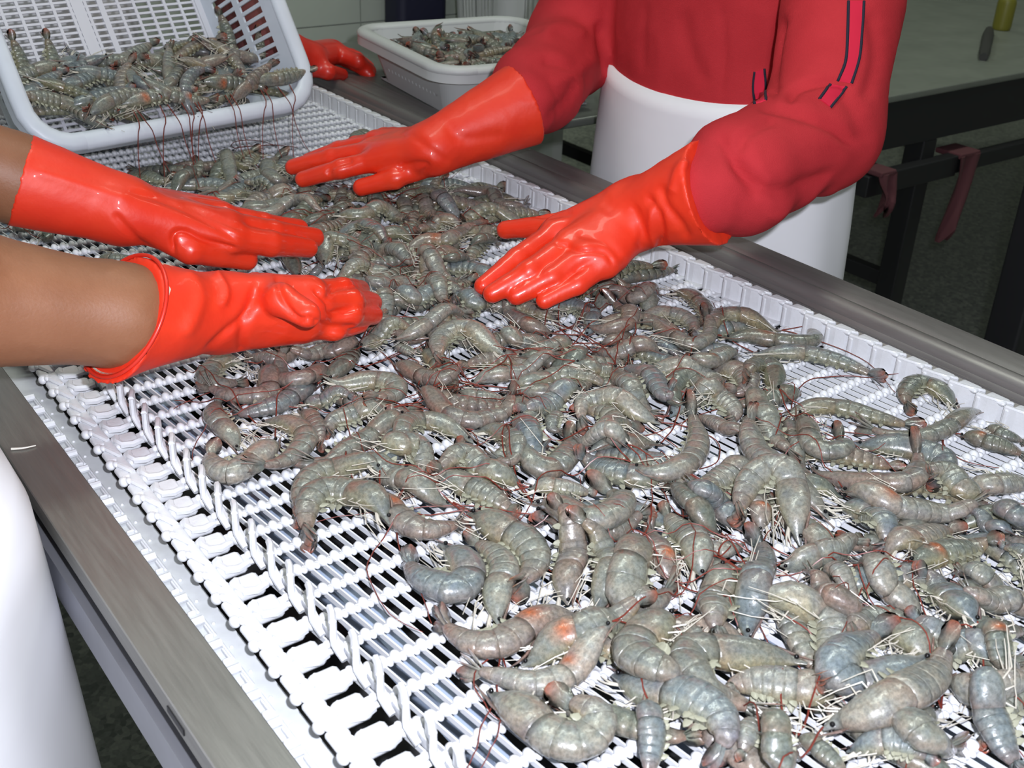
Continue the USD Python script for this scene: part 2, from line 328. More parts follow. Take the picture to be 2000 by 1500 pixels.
# ------------------------------------------------------------------ the modular belt
bt = thing('conveyor_belt', 'white plastic modular conveyor belt with open grid and toothed side guards', 'conveyor belt')
XA, XB, LP = .2165, .868, .0094
xs = np.arange(XA + .038, XB - .018, LP)
def row_mesh(sh):
    ms = [tube([(XA + .03, 0, -.006), (XB - .01, 0, -.006)], .0024, 6)]
    s0 = sphere((0, 0, 0), (.0030, .0040, .0038), 1)
    s0 = (trimesh.creation.uv_sphere(count=[5, 7]).vertices * [.0037, .0048, .0042], trimesh.creation.uv_sphere(count=[5, 7]).faces)
    s1 = (s0[0] * .58, s0[1])
    for i, x in enumerate(xs):
        x = x + sh * LP * .5
        ms.append(move(s0, (x, 0, -.0045)))
        ms.append(move(s1, (x + .0034, -.0036, -.0040)))
        for dy, dx in ((-PITCH / 2, LP * .26),):
            a, b = np.array([x, -.002, -.006]), np.array([x + dx, -PITCH + .002, -.006])
            w = .00058
            v = np.array([[a[0] - w, a[1], -.0090], [a[0] + w, a[1], -.0090], [b[0] + w, b[1], -.0090], [b[0] - w, b[1], -.0090], [a[0] - w, a[1], -.0050], [a[0] + w, a[1], -.0050], [b[0] + w, b[1], -.0050], [b[0] - w, b[1], -.0050]])
            ms.append((v, BOXF[:, ::-1]))
    return cat(ms)
RM = [row_mesh(0), row_mesh(1)]
def plan(pts, z0, z1, r):                                      # a thin wall along a plan curve
    from shapely.geometry import LineString
    g = LineString(pts).buffer(r, quad_segs=3); m = trimesh.creation.extrude_polygon(g, z1 - z0, engine='earcut'); v = np.array(m.vertices); v[:, 2] += z0
    return v, np.array(m.faces)
def guard_far():
    P = PITCH
    a = plan([(-.0035, .5 * P), (-.0032, .12 * P), (-.0010, -.22 * P), (.0035, -.40 * P), (.0065, -.50 * P)], -.006, .0165, .0016)
    top = tube([(-.0032, .50 * P, .0165), (-.0029, .12 * P, .0170), (-.0007, -.22 * P, .0172), (.0035, -.40 * P, .0168), (.0065, -.5 * P, .016)], .0019, 6)
    cap = rbox((-.0030, -.42 * P, .0135), (.0085, .30 * P, .0185), .0022, 8)
    rib = rbox((-.0062, .34 * P, -.006), (-.0030, .50 * P, .0150), .0012, 6)
    foot = rbox((-.012, -.4 * P, -.008), (.004, .36 * P, -.0035), .0018, 6)
    return cat([a, top, cap, rib, foot])
def guard_near():
    P = PITCH
    plate = cat([plan([(.0008, .24 * P), (-.0005, -.02 * P), (-.0034, -.26 * P)], .005, .0185, .0014), plan([(.0010, .50 * P), (.0002, .0 * P), (-.0020, -.46 * P)], -.006, .0015, .0016)])
    prong = tube([(-.0052, -.30 * P, .0195), (-.0050, -.31 * P, .008), (-.0048, -.34 * P, .0035), (-.0040, -.50 * P, -.0005), (-.0036, -.70 * P, -.0030)], [.0021, .0025, .0026, .0025, .0022], 7)
    cap = tube([(.0008, .24 * P, .0180), (-.0018, -.05 * P, .0198), (-.0052, -.30 * P, .0195)], .0024, 6)
    return cat([plate, prong, cap])
def edge_block():
    P = PITCH
    loop = tube([(-.0065, .30 * P, -.0035), (-.0085, .02 * P, -.0030), (-.0065, -.22 * P, -.0030), (.0005, -.30 * P, -.0032), (.0075, -.22 * P, -.0035), (.0090, .06 * P, -.0035)], .0030, 7)
    block = rbox((-.0115, -.26 * P, -.0110), (.0085, .40 * P, -.0020), .0028, 8)
    nub = sphere((.0115, -.02 * P, -.0010), (.0028, .0030, .0028), 1)
    return cat([loop, block, nub])
def edge_link():
    P = PITCH
    bead = sphere((-.0012, 0, -.0035), (.0036, .0046, .0038), 2)
    bead2 = sphere((.0016, -.0035, -.0016), (.0026, .0038, .0024), 1)
    arm = rbox((-.0010, -.82 * P, -.0090), (.0075, -.14 * P, -.0030), .0026, 8)
    arm2 = tube([(.0005, .10 * P, -.0028), (.0035, -.28 * P, -.0012), (.0095, -.70 * P, -.0030)], .0021, 6)
    shell = rbox((.0045, -.5 * P, -.0085), (.0125, .42 * P, -.0030), .0026, 8)
    return cat([bead, bead2, arm, arm2, shell])
GF, GN, EB, EL = guard_far(), guard_near(), edge_block(), edge_link()
for k, y in enumerate(rows_y):
    if y < .10: continue
    obj('belt_row', move(RM[k % 2], (0, y, ZB)), 'belt_plastic', bt, smooth=50)
    obj('side_guard', move(GF, (.862, y, ZB)), 'guard_plastic', bt, smooth=40)
    if .3 < y < 1.45:
        obj('side_guard', move(GN, (.2585, y + .004, ZB)), 'guard_plastic', bt, smooth=40)
        obj('edge_block', move(EB, (.2405, y + .002, ZB)), 'guard_plastic', bt, smooth=45)
        obj('edge_link', move(EL, (.2175, y, ZB)), 'guard_plastic', bt, smooth=45)
# ------------------------------------------------------------------ shrimp
TONES = {'g': (.182, .184, .160), 'p': (.240, .232, .205), 'b': (.150, .172, .180), 'r': (.190, .162, .142), 'o': (.130, .140, .118)}
RED, YEL, WHT = np.array([.24, .045, .022]), np.array([.26, .22, .10]), np.array([.27, .275, .25])
PS = np.array([.00, .03, .07, .11, .16, .22, .28, .34, .385, .40, .48, .56, .64, .72, .79, .86, .90])
PA = np.array([.05, .10, .22, .46, .70, .88, .97, .98, .93, .95, 1.0, .97, .90, .78, .64, .46, .30])     # half depth
PBv = np.array([.03, .06, .18, .42, .70, .90, 1.0, 1.0, .95, .95, .98, .94, .86, .74, .60, .42, .26])    # half thickness
SEG = [.395, .475, .555, .635, .715, .79, .885]
def shrimp_parts(path, dors, A, B, tone, r, detail=2, bands=False, orange=False):
    """path: (60, 3) centreline head to tail; dors: (60, 3) unit vectors towards the back. Returns {part: [(mesh, tint or None, material)]}."""
    P = np.asarray(path); n = len(P); S = np.linspace(0, 1, n)
    T = np.gradient(P, axis=0); T /= np.linalg.norm(T, axis=1, keepdims=True) + 1e-9
    Dv = dors - (dors * T).sum(1, keepdims=True) * T; Dv /= np.linalg.norm(Dv, axis=1, keepdims=True) + 1e-9
    Lv = np.cross(T, Dv)
    base = np.array(TONES[tone]) * r.uniform(.88, 1.12)
    def fr(s): return [np.stack([np.interp(s, S, q[:, k]) for k in range(3)], -1) for q in (P, Dv, Lv, T)]
    m = (16, 12, 8)[2 - detail]; th = np.arange(m) / m * 2 * np.pi
    out = {}
    def ring(s, ka=1, kb=1):
        p, d, l, t = fr(np.atleast_1d(s))
        a = A * np.interp(s, PS, PA) * ka; b = B * np.interp(s, PS, PBv) * kb
        c, sn = np.cos(th), np.sin(th)
        sq = np.where(c < 0, np.abs(c) ** .85 * -1, c)                     # fuller belly line
        return p[:, None] + np.atleast_1d(a)[:, None, None] * sq[None, :, None] * d[:, None] + np.atleast_1d(b)[:, None, None] * sn[None, :, None] * l[:, None]
    def tints(s, rows, kind):
        c = np.cos(th)[None, :] * np.ones((len(s), 1)); u = np.asarray(s)[:, None]
        col = np.ones((len(s), m, 1)) * base
        w = np.clip((c - .80) / .2, 0, 1)[..., None] * .5; col = col * (1 - w) + (RED * .28 + base * .62) * w          # brown back line
        w = np.clip((-c - .45) / .5, 0, 1)[..., None] * .45; col = col * (1 - w) + YEL * w                          # yellowish belly
        if kind == 'seg':
            e = rows[:, None, None]; w = np.clip((e - .62) / .2, 0, 1) * np.clip((1.0 - e) / .1, 0, 1) * (.55 if bands else .22); col = col * (1 - w) + WHT * w
            w = np.clip((e - .9) / .1, 0, 1) * (.35 if detail == 2 else .12); col = col * (1 - w) + base * .55 * w
        if kind == 'head':
            w = np.clip((.17 - u) / .12, 0, 1)[..., None] * .45; col = col * (1 - w) + base * np.array([.55, .6, .68]) * w
            if orange: w = (np.exp(-((u - .34) / .05) ** 2) * np.exp(-((c + .1) / .6) ** 2))[..., None] * .85; col = col * (1 - w) + np.array([.42, .085, .015]) * w
            else: w = (np.exp(-((u - .37) / .03) ** 2))[..., None] * .3; col = col * (1 - w) + np.array([.20, .07, .035]) * w
        else:
            w = np.clip((u - .72) / .16, 0, 1)[..., None] * .25; col = col * (1 - w) + RED * w
        return col.reshape(-1, 3)
    def shell(ss, rows, kind, ka=1, kb=1):
        v, f = loft(ring(ss, ka, kb)); t = tints(ss, rows, kind)
        return (v, f), np.vstack([t, t[:m].mean(0), t[-m:].mean(0)])
    ss = np.array([.02, .05, .085, .12, .165, .22, .28, .34, .385, .405])[:: 1 if detail else 2] if detail else np.array([.03, .09, .16, .25, .34, .405])
    c, t = shell(ss, np.zeros(len(ss)), 'head', np.where(ss > .395, .9, 1.0), np.where(ss > .395, .9, 1.0))
    # rostrum: a thin toothed blade ahead of the carapace, on the back side
    p, d, l, tt = fr(np.array([.0, .04, .08, .13, .18])); L = np.linalg.norm(np.diff(P, axis=0), axis=1).sum()
    p = p - tt * np.array([.045, .02, 0, 0, 0])[:, None] * L
    h = A * np.array([.02, .07, .10, .10, .04]); off = A * np.array([.22, .30, .44, .62, .80])
    cr = np.stack([p + d * (off + h)[:, None], p + d * off[:, None] + l * A * .05, p + d * (off - h)[:, None], p + d * off[:, None] - l * A * .05], 1)
    ro = loft(cr); k = len(c[0])
    out['carapace'] = [(cat([c, ro]), np.vstack([t, np.ones((len(ro[0]), 1)) * (RED * .35 + base * .45)]), 'shell')]
    segs = []
    for i in range(6):
        a, b = SEG[i], SEG[i + 1] + (.018 if i < 5 else 0)
        e = np.array([0, .35, .75, .96, 1.0]) if detail == 2 else np.array([0, .5, 1.0])
        flare = (np.array([.97, .995, 1.012, 1.022, .96]) if detail == 2 else np.array([.985, 1.005, .99]))
        s_ = a + (b - a) * e
        segs.append((*shell(s_, e, 'seg', flare, flare), 'shell'))
    out['abdomen_segment' if detail == 2 else 'abdomen'] = segs if detail == 2 else [(cat([s[0] for s in segs]), np.vstack([s[1] for s in segs]), 'shell')]
    # tail fan: telson and four uropods
    p, d, l, tt = [q[0] for q in fr(np.array([.885]))]
    fan, ft = [], []
    tl = .158 * L
    spread = r.uniform(.25, .55)
    for q, (ang, off, ln, wd) in enumerate([(0, 0, .95, .22), (.55, .25, 1.0, .34), (-.55, .25, 1.0, .34), (1.0, .5, .92, .36), (-1.0, .5, .92, .36)]):
        dr = tt * math.cos(ang * spread) + (l * math.sin(ang * spread) * .9 + d * (-.06 - .05 * abs(ang)))
        dr /= np.linalg.norm(dr); wv = np.cross(dr, d); wv /= np.linalg.norm(wv) + 1e-9
        # a fan closed to the side: blades overlap along the back-belly axis as seen on a shrimp lying on its side
        wv = wv * .55 + d * .75 * (1 if ang >= 0 else -1) * (1 if q else 0) + (d * .8 if q == 0 else 0); wv -= (wv @ dr) * dr; wv /= np.linalg.norm(wv)
        nv = np.cross(dr, wv)
        u = np.array([0, .2, .5, .8, .95, 1.0]); w = A * wd * 1.45 * np.array([.35, .8, 1.0, .85, .5, .12]); h = A * .05 * np.array([1.6, 1.2, 1, .7, .5, .3])
        c0 = p - tt * .012 * L + l * ang * A * .10 + d * (A * .12 * (-1 if q > 2 else .6 if q else 0)) * (1 if ang >= 0 else .4)
        cen = c0 + dr * (u * tl * ln)[:, None] + d * (A * .10 * np.sin(u * 2))[:, None]
        rr = np.stack([cen + wv * w[:, None], cen + nv * h[:, None], cen - wv * w[:, None], cen - nv * h[:, None]], 1)
        me = loft(rr); fan.append(me)
        tc = base * np.array([.8, .82, .8]) * (1 - u[:, None] ** 3) + RED * u[:, None] ** 3
        tc = np.repeat(tc, 4, 0); ft.append(np.vstack([tc, tc[:1], tc[-1:]]))
    out['tail_fan'] = [(cat(fan), np.vstack(ft), 'shell')]
    if detail >= 1:
        lg = []
        for i in range(6 if detail == 2 else 4):
            s0 = .19 + .033 * i; p, d, l, tt = [q[0] for q in fr(np.array([s0]))]
            sd = 1 if i % 2 == 0 else -1
            a0 = p - d * A * .80 + l * B * .35 * sd
            k1 = r.uniform(.7, 1.3); fw = r.uniform(.2, 1.0) - .16 * i
            a1 = a0 - d * A * .50 * k1 - tt * A * fw * .9 + l * B * .25 * sd
            a2 = a1 - d * A * .12 * k1 - tt * A * (1.0 + fw) + l * A * r.uniform(-.1, .2)
            a3 = a2 - tt * A * r.uniform(.5, 1.3) - d * A * r.uniform(-.2, .2)
            lg.append(tube(np.array([a0, a0 * .5 + a1 * .5, a1, a1 * .5 + a2 * .5, a2, a3]), np.array([.00058, .00052, .00048, .0004, .00034, .00025]), 4))
        for i in range(2):                                         # scaphocerites / mouth parts
            p, d, l, tt = [q[0] for q in fr(np.array([.12]))]
            a0 = p - d * A * .35; a1 = a0 - tt * A * 1.2 - d * A * .25 * i + l * A * .15; lg.append(tube(spline([a0, (a0 + a1) / 2 - d * A * .1, a1], 6), np.linspace(.0012, .0004, 6), 4))
        out['walking_legs'] = [(cat(lg), None, 'shrimp_leg')]
        sw = []
        for i in range(5):
            s0 = .43 + .075 * i; p, d, l, tt = [q[0] for q in fr(np.array([s0]))]
            a = A * np.interp(s0, PS, PA)
            for sd in (-1, 1):
                dr = -d * .85 - tt * r.uniform(-.2, .7) + l * .2 * sd; dr /= np.linalg.norm(dr)
                c0 = p - d * a * .80 + l * B * .25 * sd; u = np.array([0, .35, .75, 1.0]); w = A * .20 * np.array([.6, 1, .7, .15])
                cen = c0 + dr * (u * A * .55)[:, None]; tv = tt - (tt @ dr) * dr; tv /= np.linalg.norm(tv); nv = np.cross(dr, tv)
                rr = np.stack([cen + tv * w[:, None], cen + nv * A * .06, cen - tv * w[:, None], cen - nv * A * .06], 1); sw.append(loft(rr))
        out['swimmerets'] = [(cat(sw), None, 'swimmeret')]
        ey = []
        p, d, l, tt = [q[0] for q in fr(np.array([.075]))]
        for sd in (-1, 1): ey.append((sphere(p + d * A * .12 + l * (B * np.interp(.075, PS, PBv) + A * .06) * sd - tt * A * .15, A * .125, 1), None, 'eye'))
        out['eye'] = ey
    return out, L
def lay_antennae(p0, dirv, up, r, nmax=2, zfun=None, length=.17):
    res = []
    for i in range(nmax):
        ln = length * r.uniform(.5, 1.15); n = 26
        ang = r.normal(0, .5); curl = r.normal(0, 1.6); side = np.cross(up, dirv)
        pts = [np.array(p0)]; hd = ang; 
        for k in range(n):
            hd += curl / n + r.normal(0, .11); dd = dirv * math.cos(hd) + side * math.sin(hd); pts.append(pts[-1] + dd * ln / n)
        pts = np.array(pts)
        if zfun is not None:
            q = np.linspace(0, 1, n + 1); pts[:, 2] = p0[2] * (1 - np.clip(q * 3, 0, 1)) + np.clip(q * 3, 0, 1) * (zfun(pts[:, :2]) + .0022)
            for _ in range(3): pts[1:-1, 2] = np.maximum(pts[1:-1, 2], .25 * pts[:-2, 2] + .5 * pts[1:-1, 2] + .25 * pts[2:, 2])
        res.append(tube(pts, np.linspace(.00062, .00030, n + 1), 4, caps=False))
    return res
def put_shrimp(t, parts, far=False):
    for nm, ms in parts.items():
        for me, ti, mt in ms:
            obj(nm, me, ('shell_far' if far and mt == 'shell' else mt), t, tint=ti, smooth=50)

# hand-measured shrimp on the belt: corner of the measured crop, then head ... tail; layer 0 under, 1, 2 top; tone; flags b bands, o orange spot, t thin, w wide, u upright
ORG = dict(A=(370, 650), B=(800, 560), C=(750, 880), D=(1200, 880), F=(1500, 1125), G=(1150, 1125), H=(800, 1125), E=(1200, 560), U=(520, 400), V=(640, 300))
DATA = '''
A1g 460,230 290,215 170,290 150,370 280,400 440,360
A2rb 560,240 620,320 610,440 500,490 330,490 200,460 90,420
A1b 1010,390 870,460 720,545 560,585 420,620 340,590
A1g 395,930 340,820 250,720 190,640 220,540 290,520
A1p 680,820 600,920 480,1010 330,1090 210,1050 165,960 235,850
A2g 500,700 660,690 830,730 910,820 840,930 700,1020 560,1075 430,1115
A2g 1020,400 1200,380 1420,370 1590,400 1610,480 1500,530 1390,550
A1r 990,240 1000,320 900,385 780,370 710,290 780,190
A1rb 1330,90 1180,120 1050,140 880,150 700,150
A0r 860,190 700,200 560,190 440,180
A1g 1560,610 1400,630 1230,650 1110,700 1090,800
A2g 1680,610 1560,690 1420,790 1270,890 1100,975 960,1000 830,1010
A1rt 840,590 940,650 1000,760 1030,900
A0b 880,560 1010,540 1150,540 1290,510
P1r 770,705 800,722 840,737 870,735 905,718
P1g 930,868 890,842 845,822 803,820 785,845 800,880 835,890
P1g 740,870 780,865 815,885 828,915 800,935
P1g 890,985 850,970 810,945 750,918 690,893 660,890
P1g 745,945 720,928 670,915 620,925 592,955 585,990 583,1015
P2gw 765,1035 735,1000 700,972 660,958 622,965 600,992 600,1030 612,1055
P1ro 715,965 750,985 785,1015 825,1033 870,1030 910,1012
B2pw 780,560 620,460 480,390 340,370 240,440 225,540 280,600
B2rbo 1150,370 1000,320 880,270 780,210 740,150
B1r 1170,245 1000,190 850,140 740,130
B1b 1080,180 1250,180 1400,190
B1r 1350,310 1520,310 1680,300 1720,220 1620,150 1480,140
B1rb 1500,60 1650,60 1800,50 1960,30
B0g 690,440 820,440 960,420 1080,400
B1g 1280,430 1120,470 980,500 880,520
B1o 820,540 950,590 1100,590 1260,570 1390,515
B1p 450,720 620,700 800,680 960,650 1060,640 1170,620
B1g 750,780 950,750 1150,700 1380,690 1530,730 1600,790
B2rb 60,770 200,880 320,980 480,1030 640,1010 760,940 820,820
B0g 380,800 520,850 680,860 780,850
B1bb 1350,810 1180,860 1000,930 830,1000
B2p 1980,1080 1800,1000 1650,900 1500,850 1370,900 1340,1000 1420,1080
B1g 1230,960 1130,1010 1120,1100 1200,1120
B1rb 1980,560 1800,530 1600,510 1440,490
B0r 1480,450 1600,410 1750,370
B1g 1280,600 1450,590 1600,660 1720,720
B1gb 1600,690 1720,780 1850,900 1960,1000
B1g 480,1130 650,1110 800,1170 830,1280 760,1380 600,1330
B1g 880,1350 950,1420 1100,1420 1220,1330 1265,1220 1235,1100
B2b 880,990 900,1110 980,1200 1060,1270
B1gbo 1980,1230 1820,1215 1670,1185 1560,1130 1600,1070 1800,1110
B1p 1700,1320 1550,1280 1400,1230 1290,1170
P1b 1310,935 1250,932 1195,920 1150,903 1120,885
P1g 1030,950 965,925 910,903 865,905 840,925
C1gw 400,240 580,250 780,330 950,420 1040,500
C1p 1120,290 1280,270 1450,300 1650,330
C1gw 1130,370 1280,420 1450,500 1650,530 1800,480 1860,390 1760,320 1600,330
C0g 1230,520 1500,600 1750,620 1980,560 2080,500
C2gw 640,430 780,530 930,620 1080,700 1170,810 1170,920 1100,1020 1030,1100
C1r 1440,1220 1420,1080 1440,930 1480,820 1420,720 1300,640
C1g 1680,1280 1690,1150 1740,1000 1790,880 1700,760 1560,670 1430,620
C1g 900,1390 880,1240 890,1080 940,930 870,810 740,720 640,680
C2bw 400,690 500,760 620,870 660,990 560,1080 420,1050 290,990 210,900 220,800
P1ro 1142,1200 1095,1200 1050,1212 1012,1235 970,1258 920,1255 880,1230 857,1200
H2go 850,720 1020,620 1180,500 1350,420 1550,370 1750,320 1880,280
H2pbo 1580,540 1430,650 1280,750 1120,820 950,840 760,790 600,740 420,650
H2gw 590,850 750,960 900,1080 1050,1210 1230,1290 1420,1260 1470,1150 1390,1050 1230,980 1100,990
G2gw 690,320 540,380 410,480 350,610 440,700 580,760 720,830 840,900
G1bw 160,760 380,870 600,950 820,1000 1000,1070 1070,1200 1030,1360 980,1500
G2gw 1750,690 1500,640 1250,620 1000,610 800,650 770,760 900,860 1080,950 1280,1020 1480,1090
G1p 1980,920 1750,880 1500,840 1280,810 1130,850 1180,950
P2b 1457,1252 1462,1205 1470,1162 1480,1117 1492,1085 1482,1060 1450,1055
P1gw 1415,1102 1407,1142 1395,1180 1398,1215 1415,1245
P0g 1370,1240 1345,1255 1300,1270
G1b 450,1000 480,1120 490,1280 480,1450 470,1600
P1pw 1478,1140 1510,1160 1545,1172 1595,1200 1630,1230 1628,1270 1615,1310 1605,1340
G0g 1300,1150 1230,1290 1170,1450
G0b 1330,1220 1430,1330 1500,1480
F1gw 1330,680 1200,560 1050,440 900,370 740,370 660,440 650,500
F2bw 1260,680 1080,770 900,830 700,860 560,790 540,680 640,580 780,560 940,500
F2pw 400,1210 560,1120 750,1030 950,960 1150,870 1280,780 1350,670 1400,540
P1p 1810,1210 1780,1180 1745,1150 1725,1120 1690,1100 1660,1085
P1bw 1910,1222 1880,1192 1850,1162 1817,1140 1780,1132
F1b 1880,740 1650,630 1450,530 1250,440 1090,370
P2p 2060,1200 2000,1185 1940,1182 1900,1165 1875,1135
F0o 1450,380 1700,430 1850,420 2050,430
F1oo 1560,480 1700,560 1850,620 2000,700
F1pu 1390,850 1600,870 1800,870 2100,870
F1gw 1400,930 1250,1060 1100,1140 1080,1250 1200,1330 1400,1340 1520,1270
F1bw 1560,960 1700,1100 1820,1250 1930,1420 2000,1520
F1o 0,1160 90,1300 140,1450 150,1600
F1o 220,1260 400,1350 560,1480 640,1600
F0b 620,1290 820,1370 1050,1420 1300,1450
P2gb 1560,795 1572,830 1585,868 1620,885 1650,870 1640,845 1622,850
P1gt 1527,800 1545,835 1558,885 1568,915 1575,930
P1g 1463,765 1487,800 1512,835 1537,880 1555,905
P2ow 1520,782 1515,750 1510,722 1482,712 1460,730 1465,748
E1rw 720,650 870,650 1000,690 1040,770 960,820 860,800
E1p 180,620 400,640 600,660 760,720 850,790
E1o 560,960 470,890 460,780 560,720 700,770 760,820
E1pw 600,920 760,870 900,920 950,1000 880,1050
E1rt 1020,1150 860,1090 720,1030 610,970
E2pw 100,1380 300,1440 500,1430 620,1320 655,1180 620,1060 580,920
P2pw 1625,1020 1600,985 1560,945 1515,915 1480,885 1465,845 1468,800
P2pw 1565,1075 1555,1030 1552,985 1540,945 1505,925 1470,935 1450,970 1442,1000 1437,1025
P1ro 1487,1040 1487,1005 1478,975 1470,950
P1p 1462,910 1425,925 1385,950 1370,958
P1o 1410,1045 1380,1015 1350,985 1320,960 1300,945
P1g 1372,1130 1365,1085 1345,1050 1315,1015 1295,985
P1b 1460,1040 1430,1010 1400,980 1370,960 1340,945
P1rot 1325,1145 1305,1110 1290,1075 1275,1045 1265,1020
P1gw 1255,1050 1238,1090 1222,1135 1240,1165 1280,1170 1312,1145 1342,1155
P0p 1370,1070 1410,1075 1450,1065
P2gu 1520,1105 1575,1092 1630,1075 1670,1060 1690,1072
P1r 1675,1195 1640,1175 1600,1150 1570,1130
P0p 1610,1120 1650,1135 1690,1168
P2g 1930,800 1890,808 1850,835 1800,852 1745,848 1700,835 1665,820
P1b 1660,868 1710,868 1760,870 1815,885 1845,905 1830,935 1800,945
P1rb 1585,905 1605,925 1650,935 1700,938 1750,945 1785,935 1792,910 1782,880
P2po 1640,955 1690,967 1730,985 1775,1000 1830,1003 1880,992 1925,980
P1g 1920,985 1905,965 1880,950 1845,942 1810,955 1800,965
P1p 1890,938 1930,945 1975,945 2030,945
P1oo 1875,850 1920,860 1960,872 2010,890
P0o 1925,838 1960,848 2005,862
P1bw 1630,992 1680,995 1715,1015 1735,1045 1715,1065
P1rbo 1720,1085 1760,1072 1805,1048 1845,1035 1880,1030
P1obo 1775,1100 1820,1085 1870,1075 1920,1070 1950,1065
P1b 1985,1045 1950,1030 1915,1012 1880,1010
P1gw 1965,1175 1940,1145 1905,1120 1870,1105
P1b 2020,1140 1985,1100 1945,1090
P1b 1940,1000 1980,1018 2020,1030
P0r 2030,1075 1990,1060 1950,1045
P1r 1300,575 1330,568 1360,585 1378,612 1380,640
P1p 1245,618 1290,612 1330,618 1355,635 1350,655
P2go 1237,633 1275,640 1305,658 1345,672 1375,665 1388,640 1378,612
P1r 1530,648 1480,635 1440,620 1405,622 1388,645 1395,665
P2oo 1405,657 1450,657 1500,662 1555,668 1590,662 1585,645 1568,632
P1b 1465,690 1520,688 1575,690 1630,702 1680,720 1725,742
P1gbo 1340,705 1375,705 1410,695 1445,690
P0b 1350,690 1400,682 1440,682
P1g 1530,795 1590,795 1650,797 1700,810 1760,825 1800,835
P1o 1872,800 1845,770 1815,752 1785,750 1768,775 1785,800
P1b 1255,652 1290,668 1320,685 1335,700
P1b 1200,715 1245,725 1280,745 1300,770 1310,785
U2g 460,480 470,360 560,290 680,330 690,400 600,440
U2b 560,270 640,190 750,180 870,230 960,270
U2p 990,500 800,490 620,520 500,600
U1p 1220,600 1040,610 880,620 770,660
U1g 880,720 930,800 920,890
U1b 980,690 1150,730 1320,740 1440,780
U1g 1280,580 1350,640 1400,730 1430,770
U2p 1190,400 1340,450 1470,510 1580,570
U1b 1780,790 1650,720 1520,720 1470,770
U2p 960,960 1150,950 1330,890 1480,840 1600,860
U1g 740,1130 850,1060 1000,1030 1190,1010
U1g 820,310 960,350 1120,390 1250,430
U2rbo 1050,310 1250,290 1420,270 1560,220 1700,140
U1r 1540,170 1350,170 1160,190
U1o 1580,330 1700,290 1820,250
U1o 1350,420 1480,430 1620,440
U2o 280,580 230,500 180,420 100,340 70,300
U1b 330,560 390,520 450,480
U1g 1000,1140 1110,1140 1210,1130
V1g 540,310 700,300 880,320
P2r 860,378 915,366 957,372 975,395 1005,410 1035,395
P1r 780,392 822,397 835,415 845,432
P1b 840,395 880,405 920,415
P1g 650,420 700,412 760,415 800,430
P2g 460,290 442,312 452,335 448,358 420,378 402,398
P2g 570,345 545,352 525,340 530,315 560,300
P2o 735,268 712,262 695,272 702,288
P1o 240,350 275,342 310,352 345,345
P1o 330,372 360,360 372,335 362,325
P1g 395,395 440,392 480,380 520,375
P1g 455,415 510,405 560,395 600,385
P1p 460,402 520,400 575,398 620,395 650,408
P0o 25,452 45,448 65,452
P0o 85,470 92,462 98,450
P1o 195,508 215,505 240,506 262,502
'''
GX0, GY0, GH = -.05, .0, .002
HM = np.full((560, 1050), ZB)                                   # height of what already lies on the belt
def hm_at(xy):
    i = np.clip(((xy[..., 0] - GX0) / GH).astype(int), 0, HM.shape[0] - 1); j = np.clip(((xy[..., 1] - GY0) / GH).astype(int), 0, HM.shape[1] - 1)
    return HM[i, j]
def hm_max(xy, r=2): return np.max([hm_at(xy + np.array([dx, dy])) for dx in (-r * GH, 0, r * GH) for dy in (-r * GH, 0, r * GH)], axis=0)
def hm_put(P, w, b):
    for p, ww, bb in zip(P, w, b):
        k = int(ww / GH) + 1; i0, j0 = int((p[0] - GX0) / GH), int((p[1] - GY0) / GH)
        for i in range(i0 - k, i0 + k + 1):
            for j in range(j0 - k, j0 + k + 1):
                if 0 <= i < HM.shape[0] and 0 <= j < HM.shape[1]:
                    d2 = ((i - i0) ** 2 + (j - j0) ** 2) * GH * GH / max(ww * ww, 1e-9)
                    if d2 < 1: HM[i, j] = max(HM[i, j], p[2] + bb * math.sqrt(1 - d2))
SHRIMP = []                                                      # (thing, midpoint px, descriptor)
